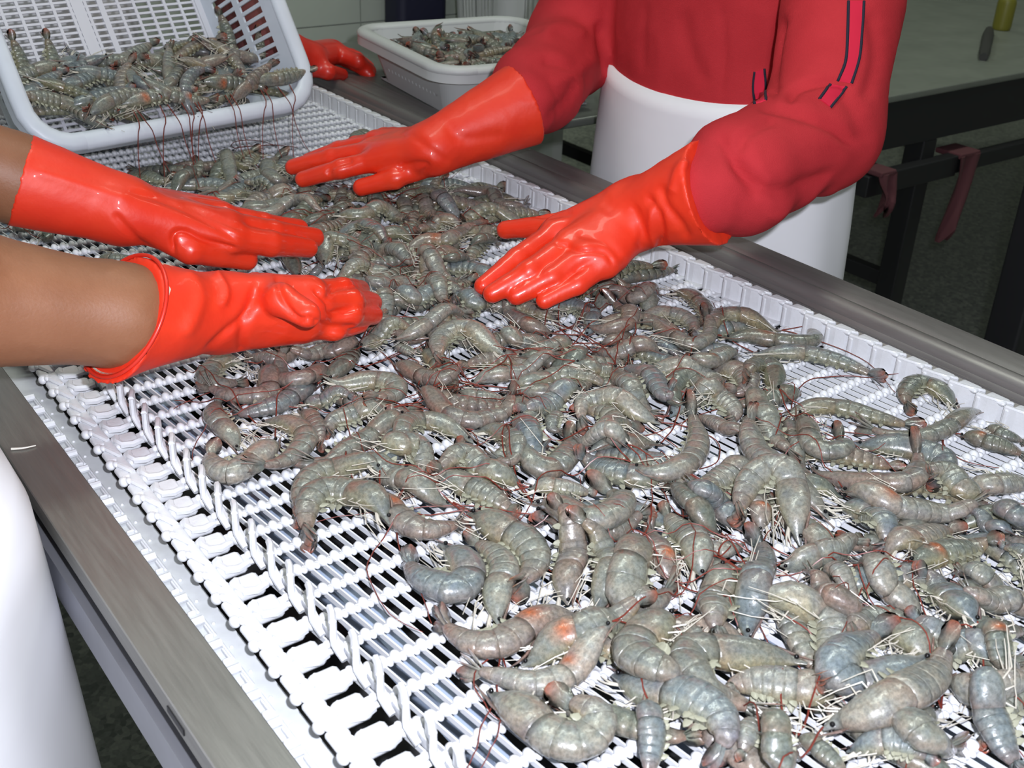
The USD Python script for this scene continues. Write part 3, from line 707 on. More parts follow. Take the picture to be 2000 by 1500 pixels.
def belt_shrimp(px_pts=None, world=None, tone='g', flags='', r=None, detail=2, antennae=None, name='shrimp'):
    A = .0100 * r.uniform(.93, 1.07) * (1.14 if 'w' in flags else .78 if 't' in flags else 1.0); A *= 1.12 if px_pts is not None and np.mean([q[1] for q in px_pts]) > 880 else 1.0; B = A * .74
    z = np.full(60, ZB + B * .8)
    for it in range(3):
        if px_pts is not None: pts = spline(np.array([at(x, y, float(np.interp(i, np.linspace(0, 1, 60), z))) for i, (x, y) in zip(np.linspace(0, 1, len(px_pts)), px_pts)]), 60)
        else: pts = spline(np.array([[p[0], p[1], 0] for p in world]), 60)
        S = np.linspace(0, 1, 60); bw = B * np.interp(S, PS, PBv); aw = A * np.interp(S, PS, PA)
        if 'u' in flags: bw, aw = aw, bw
        hb = np.maximum(hm_at(pts[:, :2]), .65 * hm_max(pts[:, :2], 2) + .35 * hm_at(pts[:, :2]))
        hb = ZB + (hb - ZB) * .88                                 # soft bodies settle into each other
        zz = hb + bw * .95
        for _ in range(14):
            zz[1:-1] = np.maximum(zz[1:-1] - .0002, .25 * zz[:-2] + .5 * zz[1:-1] + .25 * zz[2:])
        k = np.ones(9) / 9; zz = np.convolve(np.r_[[zz[0]] * 4, zz, [zz[-1]] * 4], k, 'valid'); z = zz
    pts[:, 2] = z
    L = np.linalg.norm(np.diff(pts, axis=0), axis=1).sum(); A = min(A, .15 * L); B = A * .74
    T = np.gradient(pts[:, :2], axis=0); an = np.unwrap(np.arctan2(T[:, 1], T[:, 0])); bend = an[-6] - an[6]
    sg = -np.sign(bend) if abs(bend) > .25 else np.sign((np.array([-.25, .97]) @ np.array([-T[30, 1], T[30, 0]])) or 1)
    Tn = T / (np.linalg.norm(T, axis=1, keepdims=True) + 1e-9)
    dors = np.stack([-Tn[:, 1] * sg, Tn[:, 0] * sg, np.zeros(60)], 1)
    roll = r.uniform(-.1, .45) if 'u' not in flags else 1.5
    dors = dors * math.cos(roll) + np.array([0, 0, 1.0]) * math.sin(roll)
    parts, L = shrimp_parts(pts, dors, A, B, tone, r, detail, 'b' in flags, 'o' in flags)
    hm_put(pts[::2], aw[::2] * .95, bw[::2] * .95)
    t = thing(name, None, 'shrimp', loc=pts[30])
    put_shrimp(t, parts, far=detail < 2)
    na = antennae if antennae is not None else int(r.choice([0, 0, 1, 2]))
    if na:
        dv = pts[0] - pts[6]; dv[2] = 0; dv /= np.linalg.norm(dv)
        for an_ in lay_antennae(pts[1] + np.array([0, 0, B * .2]), dv, np.array([0, 0, 1.0]), r, na, hm_at, .16): obj('antenna', an_, 'antenna', t, smooth=60)
    SHRIMP.append((t, topx(pts[30]), topx(pts[0]), topx(pts[-1]), bend, tone, flags))
    return t
ent = []
for line in DATA.strip().splitlines():
    h, *ps = line.split(); o = ORG.get(h[0]); pts = [tuple(map(float, q.split(','))) for q in ps]
    if o: pts = [(o[0] + x / 4, o[1] + y / 4) for x, y in pts]
    ent.append((int(h[1]), h[2], h[3:], pts))
ent.sort(key=lambda e: e[0])
from shapely.geometry import Polygon, Point
def rand_curve(c, ang, curl, L):
    s = np.linspace(-.5, .5, 9); a = ang + curl * s + .25 * curl * (s > .1) * s
    step = np.stack([np.cos(a), np.sin(a)], 1) * L / 8
    p = np.cumsum(np.vstack([[0, 0], step[:-1]]), axis=0); p -= p.mean(0)
    return [(c[0] + q[0], c[1] + q[1]) for q in p]
fill_px = [(225, 345), (330, 335), (450, 318), (560, 318), (650, 350), (800, 372), (930, 372), (1000, 405), (1020, 425), (980, 450), (1080, 470), (1250, 500), (1290, 540), (1120, 600), (960, 590), (900, 640), (760, 680), (700, 560), (610, 470), (470, 420), (330, 372)]
fr_ = np.random.default_rng(21)
fill = []
GLV = [Polygon(p_) for p_ in ([(925, 545), (1000, 440), (1100, 400), (1250, 330), (1420, 300), (1425, 460), (1290, 500), (1200, 560), (1060, 605), (940, 590)], [(560, 310), (720, 270), (830, 240), (1040, 140), (1040, 270), (860, 345), (700, 385), (580, 360)], [(20, 280), (330, 365), (620, 450), (615, 495), (490, 520), (300, 500), (20, 420)], [(180, 510), (480, 525), (700, 548), (740, 620), (540, 685), (180, 735)])]
under = lambda q: any(g_.buffer(8).contains(Point(q)) for g_ in GLV)
x0, y0, x1, y1 = Polygon(fill_px).bounds; pg = Polygon(fill_px)
for tries in range(3000):
    q = fr_.uniform(x0, x1), fr_.uniform(y0, y1)
    if not pg.contains(Point(q)) or under(q): continue
    w = at(*q)[:2]
    if all(np.linalg.norm(w - f) > .033 for f in fill): fill.append(w)
    if len(fill) >= 78: break
fill.sort(key=lambda w: -w[1])
for w in fill:
    ang = fr_.normal(0.25, .55) + (math.pi if fr_.random() < .5 else 0)
    belt_shrimp(world=rand_curve(w, ang, fr_.normal(0, 1.1), fr_.uniform(.085, .115)), tone=str(fr_.choice(list('goorbg'))), flags='b' if fr_.random() < .3 else '', r=fr_, detail=1, antennae=int(fr_.random() < .35))
low_px = [(560, 720), (760, 650), (1000, 600), (1300, 570), (1420, 640), (1480, 740), (1560, 850), (1990, 1030), (1990, 1220), (1700, 1060), (1300, 1060), (1000, 980), (760, 900), (620, 800)]
pg = Polygon(low_px); x0, y0, x1, y1 = pg.bounds; low = []
for tries in range(4000):
    q = fr_.uniform(x0, x1), fr_.uniform(y0, y1)
    if not pg.contains(Point(q)) or under(q): continue
    w = at(*q)[:2]
    if all(np.linalg.norm(w - f) > .052 for f in low): low.append(w)
    if len(low) >= 34: break
pg = Polygon([(1120, 1270), (1250, 1130), (1520, 1080), (1980, 1120), (1980, 1480), (1250, 1480)]); x0, y0, x1, y1 = pg.bounds; n0 = len(low)
for tries in range(3000):
    q = fr_.uniform(x0, x1), fr_.uniform(y0, y1)
    if not pg.contains(Point(q)): continue
    w = at(*q)[:2]
    if all(np.linalg.norm(w - f) > .058 for f in low): low.append(w)
    if len(low) >= n0 + 18: break
for w in low:
    belt_shrimp(world=rand_curve(w, fr_.uniform(0, 6.28), fr_.normal(0, 1.4), fr_.uniform(.08, .11)), tone=str(fr_.choice(list('gobrg'))), flags='', r=fr_, detail=1, antennae=int(fr_.random() < .3))
dr_ = np.random.default_rng(5)
for lay, tone, flags, pts in ent:
    belt_shrimp(px_pts=pts, tone=tone, flags=flags, r=dr_, detail=2)
# ------------------------------------------------------------------ workers: gloves, sleeves, bodies, aprons
LIFT = 0.0
def W3(q): return at(q[0], q[1], ZB + q[2] + LIFT)
def crease(mesh, lines, nrm=None):
    """press or raise folds along measured lines: (points px, depth m, half-width px)."""
    v, f = mesh; n = vnormals(mesh); q = topx(v); view = CAM - v; view /= np.linalg.norm(view, axis=1, keepdims=True)
    face = np.clip((n * view).sum(1) * 3, 0, 1); out = v.copy()
    for pts, dep, wd in lines:
        P = np.asarray(pts, float)
        P = spline(np.c_[P, np.zeros(len(P))], 40)[:, :2]
        d = np.full(len(v), 1e9); tpar = np.zeros(len(v))
        for i in range(len(P) - 1):
            ab = P[i + 1] - P[i]; t = np.clip(((q - P[i]) @ ab) / (ab @ ab + 1e-9), 0, 1); dd = np.linalg.norm(q - P[i] - t[:, None] * ab, axis=1)
            m = dd < d; d[m] = dd[m]; tpar[m] = (i + t[m]) / (len(P) - 1)
        out += n * (-dep * np.exp(-(d / wd) ** 2) * face * np.clip(np.minimum(tpar, 1 - tpar) * 8 + .15, 0, 1))[:, None]
    return out, f
def glove(fingers, wrist, cuff, rw, rc, wall, palm_r=.0165, k=.006, kf=.0012, h=.0021, flat=1.0, rf=.0098, tv=(0, 0, 0), wave=.0):
    """fingers: [(mcp, pip, tip)...] index to little, then the thumb, as (px, py, height)."""
    Fg = [[W3(j) for j in f] for f in fingers]; wr, cf = W3(wrist), W3(cuff)
    ax = cf - wr; ln = np.linalg.norm(ax); ax /= ln
    mcps = [f[0] for f in Fg[:4]]; mid = np.mean(mcps, axis=0)
    allp = np.array([j for f in Fg for j in f] + [wr, cf]); pad = max(rc, .03) + .015
    lo, hi = allp.min(0) - pad, allp.max(0) + pad
    sidev = mcps[0] - mcps[3]; sidev -= (sidev @ ax) * ax; sidev /= np.linalg.norm(sidev) + 1e-9
    def fn(P):
        d = None
        for i, m in enumerate(mcps):                                # palm: from spread wrist points to the knuckles
            a = wr + sidev * (1.5 - i) / 1.5 * rw * .45
            e = sd_cap(P, a, m, rw * .72, palm_r * (1.0 if i < 3 else .92)); d = e if d is None else smin(d, e, .012)
        e = sd_cap(P, wr, cf + ax * .035, rw, rc + (rc - rw) * .035 / ln); d = smin(d, e, .014)
        fd = None
        for i, f in enumerate(Fg):
            r0 = rf * (1.06, 1.08, 1.04, .92, 1.12)[i]
            e = sd_cap(P, f[0], f[1], r0 * (1.12 if i < 4 else 1.35), r0)
            e = np.minimum(e, sd_cap(P, f[1], f[2], r0, r0 * .84)) if True else e
            e = smin(sd_cap(P, f[0], f[1], r0 * (1.15 if i < 4 else 1.4), r0), sd_cap(P, f[1], f[2], r0, r0 * .82), .004)
            fd = e if fd is None else smin(fd, e, kf)
        d = smin(d, fd, k)
        u = (P - wr) @ ax
        if wave: d = d + wave * np.clip(u / ln, 0, 1) * (meshkit.noise(P * 34, 3) - .5) * 2
        cut = (P - cf) @ (ax + np.asarray(tv, float))
        d = np.maximum(d, cut)
        inner = sd_cap(P, wr + ax * ln * .35, cf + ax * .05, rw * .85, rc * (1 + .05 * 0) - wall)
        return np.maximum(d, -inner)
    return relax(nets(fn, lo, hi, h), 5)
def wrinkle(mesh, amp, sc, seed=1, stretch=(1, 1, 1)):
    v, f = mesh; n = vnormals(mesh); x = v * sc * np.asarray(stretch)
    w = 1 - 2 * np.abs(meshkit.fbm(x, 3, seed) - .5) * 2
    return v + n * (amp * (w - .55))[:, None], f

# far worker's hands ---------------------------------------------------------
LIFT = .006
R1 = glove([((738, 312, .054), (664, 330, .042), (592, 350, .024)), ((728, 294, .058), (648, 308, .044), (572, 326, .027)), ((735, 280, .056), (662, 294, .040), (602, 314, .022)), ((752, 272, .052), (694, 282, .036), (650, 300, .020)), ((812, 325, .050), (772, 348, .040), (706, 366, .026))],
           (845, 290, .072), (1022, 205, .115), .031, .050, .004, rf=.0108)
R1 = crease(wrinkle(R1, .0010, 22, 3), [([(775, 330), (800, 322), (832, 322), (826, 345)], .003, 7), ([(640, 345), (650, 325), (690, 312)], .003, 6), ([(795, 258), (850, 300), (880, 320)], .0018, 9), ([(870, 240), (900, 270), (990, 265)], .002, 12), ([(700, 275), (750, 262), (800, 262)], .0018, 7), ([(770, 342), (830, 350), (900, 322)], -.0015, 10)])
R2 = glove([((1088, 452, .060), (1012, 506, .044), (944, 558, .026)), ((1114, 476, .062), (1036, 530, .045), (962, 574, .026)), ((1146, 498, .058), (1078, 542, .042), (1008, 578, .026)), ((1184, 514, .052), (1128, 556, .038), (1064, 587, .025)), ((1172, 424, .060), (1075, 440, .042), (988, 449, .028))],
           (1240, 418, .080), (1388, 376, .118), .0315, .0515, .004, rf=.0106)
R2 = crease(wrinkle(R2, .0013, 20, 5), [([(1262, 380), (1285, 420), (1292, 470), (1275, 500)], .0042, 8), ([(1290, 360), (1300, 400), (1330, 440), (1345, 470)], .0035, 9), ([(1235, 400), (1255, 450), (1250, 490)], .0025, 9), ([(1020, 405), (1060, 420), (1120, 415)], .0025, 8), ([(1080, 470), (1130, 490), (1180, 492), (1200, 520)], .0025, 6), ([(1125, 455), (1180, 470), (1215, 505)], .002, 8), ([(1130, 320), (1160, 360), (1200, 420)], .0015, 14), ([(1310, 380), (1325, 330), (1345, 315)], -.003, 9), ([(1275, 395), (1272, 450), (1282, 490)], -.003, 8)])
# near worker's hands
L1 = glove([((446, 464, .058), (528, 476, .044), (602, 485, .026)), ((440, 441, .064), (532, 455, .046), (614, 464, .026)), ((428, 424, .060), (512, 438, .042), (584, 447, .024)), ((412, 412, .054), (462, 426, .036), (506, 441, .022)), ((318, 450, .070), (372, 488, .054), (482, 507, .030))],
           (235, 410, .088), (40, 352, .120), .032, .0425, .0035, rf=.0118)
L1 = crease(wrinkle(L1, .0008, 16, 7), [([(220, 415), (270, 470), (310, 505)], .0025, 8), ([(340, 500), (338, 462), (360, 452), (400, 470), (470, 488)], .0035, 5), ([(250, 372), (330, 395), (420, 440), (475, 478)], .0025, 8), ([(350, 392), (430, 430), (480, 450)], .002, 7), ([(60, 330), (180, 368), (260, 392)], -.002, 12)])
L2 = glove([((600, 578, .066), (668, 570, .056), (704, 566, .032)), ((604, 596, .062), (682, 588, .052), (724, 592, .030)), ((598, 616, .050), (678, 614, .044), (726, 616, .026)), ((585, 636, .040), (652, 640, .034), (702, 634, .024)), ((498, 574, .066), (548, 586, .080), (600, 614, .074))],
           (435, 612, .062), (240, 616, .086), .029, .0475, .0032, rf=.0112, wave=.0028, palm_r=.0165, tv=(0, 0, .40))
L2 = crease(wrinkle(L2, .0020, 15, 9), [([(470, 720), (475, 640), (500, 560)], .003, 9), ([(400, 690), (440, 650), (490, 605), (500, 560)], .0032, 8), ([(540, 540), (555, 590), (580, 622), (605, 622)], .0035, 7), ([(610, 560), (640, 590), (650, 612), (700, 600)], .0035, 6), ([(600, 615), (640, 640), (700, 640)], .003, 8), ([(640, 585), (655, 560), (700, 555)], .003, 6), ([(420, 530), (440, 570), (430, 600)], -.004, 9), ([(360, 520), (390, 580), (360, 660)], -.003, 14)])

def cap_arm(pts, rad, h=.005, lo_pad=.09):
    pts = [np.asarray(p, float) for p in pts]; A = np.array(pts)
    def fn(P):
        d = None
        for i in range(len(pts) - 1):
            e = sd_cap(P, pts[i], pts[i + 1], rad[i], rad[i + 1]); d = e if d is None else smin(d, e, .03)
        return d
    return fn, A.min(0) - lo_pad, A.max(0) + lo_pad
def body(shoulders, hips, arms, knees, feet, head, h=.010):
    """one continuous skin: legs, trunk, arms down into the gloves, neck and head. arms: [(point, radius), ...] from shoulder to palm."""
    S, H = [np.array(s, float) for s in shoulders], [np.array(s, float) for s in hips]
    ch, pv, hd = (S[0] + S[1]) / 2, (H[0] + H[1]) / 2, np.array(head, float)
    pr = [(pv, ch - [0, 0, .12], .085, .090), (S[0] * .8 + ch * .2, S[1] * .8 + ch * .2, .055, .055), (H[0], H[1], .080, .080), (ch, hd - [0, 0, .06], .055, .052), (hd, hd + [0, 0, .05], .078, .082)]
    for i in (0, 1):
        k, f = np.array(knees[i], float), np.array(feet[i], float)
        pr += [(H[i], k, .075, .050), (k, f, .050, .034)]
        pr += [(np.array(a[0], float), np.array(b[0], float), a[1], b[1]) for a, b in zip(arms[i][:-1], arms[i][1:])]
    al = np.array([x for a, b, *_ in pr for x in (a, b)])
    def fn(P):
        d = None
        for a, b, ra, rb in pr:
            e = sd_cap(P, a, b, ra, rb); d = e if d is None else smin(d, e, .02)
        nose = sd_cap(P, hd + np.array([NOSE * .075, 0, .01]), hd + np.array([NOSE * .098, 0, -.012]), .009, .012)
        return smin(d, nose, .01)
    return relax(nets(fn, al.min(0) - .12, al.max(0) + .12, h), 4)
NOSE = -1
# far worker (red jacket) stands beyond the far rail, facing the belt
c1, c2 = W3((1022, 205, .115)), W3((1388, 376, .118))
e1, e2 = atx(1118, 92, 1.045), atx(1602, 254, .985)
s1, s2 = np.array([1.115, 1.190, 1.31]), atx(1646, 8, 1.05) + (atx(1646, 8, 1.05) - e2) * 1.1
pc = np.array([1.145, 1.04, 0])
w1, w2 = W3((845, 290, .072)), W3((1240, 418, .080))
far_ = thing('person', 'worker in red jacket and white apron spreading shrimp from beyond the far rail', 'person', (1.135, .965, 0))
h1, h2 = W3((775, 302, .060)), W3((1140, 470, .062))
def chain(s, e, c, w, hnd, ra=(.045, .033, .026, .018, .010)): return [(s, ra[0]), (e, ra[1]), (c, ra[2]), (w, ra[3]), (hnd, ra[4])]
obj('body', body((s1, s2), ((1.15, 1.13, .92), (1.15, .95, .92)), (chain(s1, e1, c1, w1, h1), chain(s2, e2, c2, w2, h2)), ((1.13, 1.14, .5), (1.13, .94, .5)), ((1.14, 1.14, .05), (1.14, .94, .05)), (1.10, 1.03, 1.60)), 'skin', far_, smooth=True)
obj('hair', relax(nets(lambda P: np.maximum(sd_ell(P, (1.115, 1.03, 1.655), (.10, .092, .10)), -(P[..., 2] - 1.60) - (P[..., 0] - 1.09) * 1.2), (1.0, .92, 1.5), (1.23, 1.15, 1.78), .008), 3), 'hair', far_, smooth=True)
def jacket(P):
    q = P - pc
    t = np.clip((P[..., 2] - 1.15) / .22, 0, 1)
    rad = np.sqrt((q[..., 0] / .128) ** 2 + (q[..., 1] / .192) ** 2)
    tors = (rad - 1 + .15 * t * t) * .128
    tors = np.maximum(tors, .955 - P[..., 2]); tors = np.maximum(tors, P[..., 2] - 1.40)
    d = tors
    for s, e, c, w, ra in ((s1, e1, c1, w1, (.066, .060, .054)), (s2, e2, c2, w2, (.070, .057, .055))):
        u = c + (e - c) * .22
        arm = smin(sd_cap(P, s, e, ra[0], ra[1]), sd_cap(P, e, u, ra[1], ra[2]), .03)
        arm = smin(arm, sd_cap(P, u, c + (e - c) * .08, ra[2], .0450), .012)
        arm = np.minimum(arm, smin(sd_cap(P, u, c, .044, .0405), sd_cap(P, c, c + (w - c) * .35, .0405, .030), .004))
        d = smin(d, arm, .016)
    return smin(d, sd_cap(P, s1, s2, .06, .06), .04)
JK = relax(nets(jacket, (.72, .62, .86), (1.34, 1.42, 1.47), .0058), 4)
JK = wrinkle(JK, .0045, 9, 11, (1, 1, .7))
JK = crease(JK, [([(1640, 170), (1672, 220), (1690, 280)], .005, 18), ([(1470, 200), (1560, 222), (1630, 252), (1676, 290)], .007, 11), ([(1510, 192), (1512, 120), (1528, 30)], .008, 9), ([(1420, 300), (1500, 372), (1590, 352), (1640, 335)], .007, 12), ([(1400, 262), (1440, 320), (1480, 392)], .005, 11), ([(1540, 200), (1560, 172), (1610, 160), (1665, 166)], .007, 8), ([(1170, 40), (1180, 110), (1188, 150)], .007, 10), ([(1056, 66), (1100, 50), (1146, 72)], -.005, 12), ([(1056, 116), (1110, 128), (1160, 165)], .005, 11), ([(1070, 232), (1110, 190), (1124, 150)], .005, 9), ([(1408, 10), (1415, 100), (1408, 192)], .0022, 6), ([(1262, 5), (1256, 80), (1258, 140)], .0022, 6), ([(1440, 300), (1460, 260), (1520, 230)], .005, 10), ([(1330, 20), (1345, 90), (1380, 170)], .003, 14), ([(1500, 432), (1560, 400), (1640, 372)], -.004, 14), ([(1700, 20), (1712, 110), (1690, 200)], .004, 14), ([(1075, 160), (1120, 150), (1165, 110)], -.004, 12)])
obj('jacket', JK, 'shirt', far_, smooth=True)
jm = trimesh.Trimesh(*JK, process=False)
def on_surface(tm, pxs, lift=.0006):
    o, d = [], []
    for p in pxs: o.append(CAM); d.append(ray(*p))
    d = np.array(d); loc, ri, ti = tm.ray.intersects_location(np.array(o), d, multiple_hits=False)
    out = []
    for i in range(len(pxs)):
        k = np.where(ri == i)[0]
        if len(k): out.append(loc[k[0]] + tm.face_normals[ti[k[0]]] * lift)
    return np.array(out)
def dense(pts, n=24): return [tuple(q[:2]) for q in spline(np.c_[np.asarray(pts, float), np.zeros(len(pts))], n)]
PIPES = [([(1657, 2), (1655, 70), (1651, 120), (1636, 158)], [(1687, 2), (1683, 60), (1678, 112), (1663, 163)]), ([(1622, 164), (1600, 194)], [(1654, 170), (1622, 210)]), ([(1474, 140), (1471, 170), (1474, 203)], [(1493, 134), (1495, 165), (1496, 196)])]
for a, b in PIPES:
    pa, pb = on_surface(jm, dense(a)), on_surface(jm, dense(b))
    for p in (pa, pb):
        if len(p) > 3: obj('piping', tube(p, .0016, 5), 'piping', far_, smooth=True, label='dark navy piping on the red jacket')
    n = min(len(pa), len(pb))
    if n > 3:
        rr = []
        nrm = np.cross(pb[:n] - pa[:n], np.gradient(pa[:n], axis=0)); nrm /= np.linalg.norm(nrm, axis=1, keepdims=True) + 1e-9
        nrm *= np.sign((nrm * (CAM - pa[:n])).sum(1))[:, None]
        mid = on_surface(jm, [tuple((np.array(u) + np.array(v)) / 2) for u, v in zip(dense(a, n), dense(b, n))])
        m2 = min(n, len(mid))
        for i in range(m2): rr.append([pa[i] + nrm[i] * .0004, mid[i] + nrm[i] * .0006, pb[i] + nrm[i] * .0004, pb[i] - nrm[i] * .003, mid[i] - nrm[i] * .003, pa[i] - nrm[i] * .003])
        obj('band', loft(rr), 'shirt_band', far_, smooth=40, label='brighter red band between the piping')
def sheet(fn_r, c, z0, z1, a0, a1, thick=.0025, nz=26, na=64):
    """a wrapped cloth: radius fn_r(angle, height), real thickness."""
    zz, aa = np.linspace(0, 1, nz), np.linspace(a0, a1, na)
    outr, inr = [], []
    for t in zz:
        o_, i_ = [], []
        for a in aa:
            za, zb = (z0(a) if callable(z0) else z0), (z1(a) if callable(z1) else z1); z = za + (zb - za) * t; r_ = np.array(fn_r(a, z))
            o_.append([c[0] + r_[0], c[1] + r_[1], z]); nn = r_ / np.linalg.norm(r_); i_.append([c[0] + r_[0] - nn[0] * thick, c[1] + r_[1] - nn[1] * thick, z])
        outr.append(o_); inr.append(i_)
    rings = [np.vstack([o_, i_[::-1]]) for o_, i_ in zip(outr, inr)]
    return loft(rings)
def ap1(a, z):
    t = np.clip((.985 - z) / .5, 0, 1); rx, ry = .1315 + .030 * t, .1955 + .016 * t
    k = 1 + (.012 * math.sin(9 * a + z * 6) + .01 * math.sin(5 * a + 1)) * min(1, t * 3)
    return rx * k * math.cos(a), ry * k * math.sin(a)
obj('apron', sheet(ap1, (1.145, 1.04), lambda a: .12, lambda a: .978 + .035 * (1 - math.cos(a - math.pi)) * (1.0 if a < math.pi else .9), math.pi * .42, math.pi * 1.72, nz=40, na=90), 'apron', far_, smooth=True, label='white waist apron')
obj('trousers', relax(nets(lambda P: np.minimum(np.minimum(sd_cap(P, (1.15, 1.13, .9), (1.14, 1.14, .1), .09, .075), sd_cap(P, (1.15, .95, .9), (1.14, .94, .1), .09, .075)), sd_cap(P, (1.15, 1.12, .9), (1.15, .96, .9), .10, .10)), (.98, .78, .0), (1.30, 1.30, 1.03), .011), 3), 'trouser', far_, smooth=True)
def wetness(m, wc):
    ax_ = wc[1] - wc[0]; ln_ = np.linalg.norm(ax_); u_ = -((m[0] - wc[0]) @ ax_) / ln_
    return np.repeat(np.clip((u_ + .01) / .07, 0, 1)[:, None], 3, 1)
for g, nm in ((R1, 'far'), (R2, 'near')):
    gv = obj('glove', g, 'rubber', far_, tint=wetness(g, (w1, c1) if nm == 'far' else (w2, c2)), label='orange red rubber glove on the hand ' + ('nearer the tipped basket' if nm == 'far' else 'spread flat with fingers apart'))
# near worker (bare arms) stands at the left, leaning over the near plate
k1, k2 = W3((40, 352, .120)), W3((240, 616, .086))
near_ = thing('person', 'bare-armed worker at left in white apron with both gloved hands on shrimp', 'person', (.0, .86, 0))
sL, sR = np.array([-.03, 1.10, 1.33]), np.array([-.02, .68, 1.31])
def dirpt(a, q, L): d = q - a; return a + d / np.linalg.norm(d) * L
eL = W3((-190, 268, .165)); eR = W3((-150, 575, .125))
NOSE = 1
wL, wR = W3((235, 410, .088)), W3((435, 612, .062))
obj('body', body((sL, sR), ((-.05, .98, .92), (-.05, .76, .92)), ([(sL, .052), (eL, .045), (k1, .037), (wL, .022), (W3((310, 435, .078)), .012)], [(sR, .056), (eR, .053), (k2, .0365), (wR, .022), (W3((490, 610, .058)), .010)]), ((-.03, .99, .5), (-.03, .76, .5)), ((-.04, .99, .05), (-.04, .76, .05)), (.05, .90, 1.58), h=.0085), 'skin', near_, smooth=True)
obj('hair', relax(nets(lambda P: np.maximum(sd_ell(P, (.035, .90, 1.635), (.10, .092, .10)), -(P[..., 2] - 1.58) + (P[..., 0] - .06) * 1.2), (-.09, .79, 1.5), (.16, 1.02, 1.76), .008), 3), 'hair', near_, smooth=True)
def ap2(a, z):
    t = np.clip((1.05 - z) / .5, 0, 1.6); up = np.clip((z - .86) / .12, 0, 1); rx, ry = .145 + .030 * t - .045 * up * up * (3 - 2 * up), .205 + .01 * t - .05 * up
    k = 1 + .016 * math.sin(8 * a + z * 5) * min(1, t * 2)
    return rx * k * math.cos(a), ry * k * math.sin(a)
obj('apron', sheet(ap2, (-.005, .775), .12, 1.22, -math.pi * .62, math.pi * .62, nz=44, na=80), 'apron', near_, smooth=True, label='white bib apron')
obj('shirt', relax(nets(lambda P: np.minimum(smin(sd_cap(P, (-.04, .87, .95), (-.03, .88, 1.28), .12, .13), sd_cap(P, sL, sR, .075, .075), .05), np.minimum(sd_cap(P, sL, sL + (eL - sL) * .45, .068, .062), sd_cap(P, sR, sR + (eR - sR) * .4, .068, .064))), (-.24, .52, .82), (.18, 1.28, 1.46), .011), 3), 'trouser', near_, smooth=True)
obj('trousers', relax(nets(lambda P: np.minimum(np.minimum(sd_cap(P, (-.05, .98, .9), (-.04, .99, .1), .10, .075), sd_cap(P, (-.05, .76, .9), (-.04, .76, .1), .10, .075)), sd_cap(P, (-.05, .96, .9), (-.05, .78, .9), .11, .11)), (-.24, .58, .0), (.14, 1.16, 1.03), .011), 3), 'trouser', near_, smooth=True)
obj('glove', L1, 'rubber', near_, tint=wetness(L1, (wL, k1)), label='orange red rubber glove held thumb down, the upper of the two')
g2 = obj('glove', L2, 'rubber', near_, tint=wetness(L2, (wR, k2)), label='orange red rubber glove with curled fingers and loose open cuff')
wr, cf = W3((435, 612, .062)), W3((240, 616, .086)); ax = (cf - wr) / np.linalg.norm(cf - wr); TV = np.array([0, 0, .40])
u_ = np.cross(ax, [0, 0, 1.0]); u_ /= np.linalg.norm(u_); v_ = np.cross(ax, u_)
def cuff_ring(r_, back, n=56):
    o_ = [(u_ * math.cos(a) + v_ * math.sin(a)) * r_ for a in np.linspace(0, 2 * np.pi, n, endpoint=False)]
    return np.array([cf + q + ax * (-(TV @ q) - back) for q in o_])
def torus(ring, r_, m=7):
    c_ = ring.mean(0); T_ = np.roll(ring, -1, 0) - np.roll(ring, 1, 0); T_ /= np.linalg.norm(T_, axis=1, keepdims=True); e_ = ring - c_; e_ /= np.linalg.norm(e_, axis=1, keepdims=True); b_ = np.cross(T_, e_)
    rr = np.array([ring + r_ * (math.cos(t) * e_ + math.sin(t) * b_) for t in np.linspace(0, 2 * np.pi, m, endpoint=False)]).transpose(1, 0, 2)
    return loft(np.vstack([rr, rr[:1]]), cap=False)
obj('cuff_rim', torus(cuff_ring(.0462, 0), .0017), 'rubber_far', near_, smooth=True)
obj('cuff_lining', loft([cuff_ring(r_, b_) for r_, b_ in ((.0442, .001), (.0400, .02), (.034, .045), (.033, .045), (.039, .02), (.0435, .001))], cap=False), 'lining', near_, smooth=True, label='pale cloth lining inside the loose cuff')
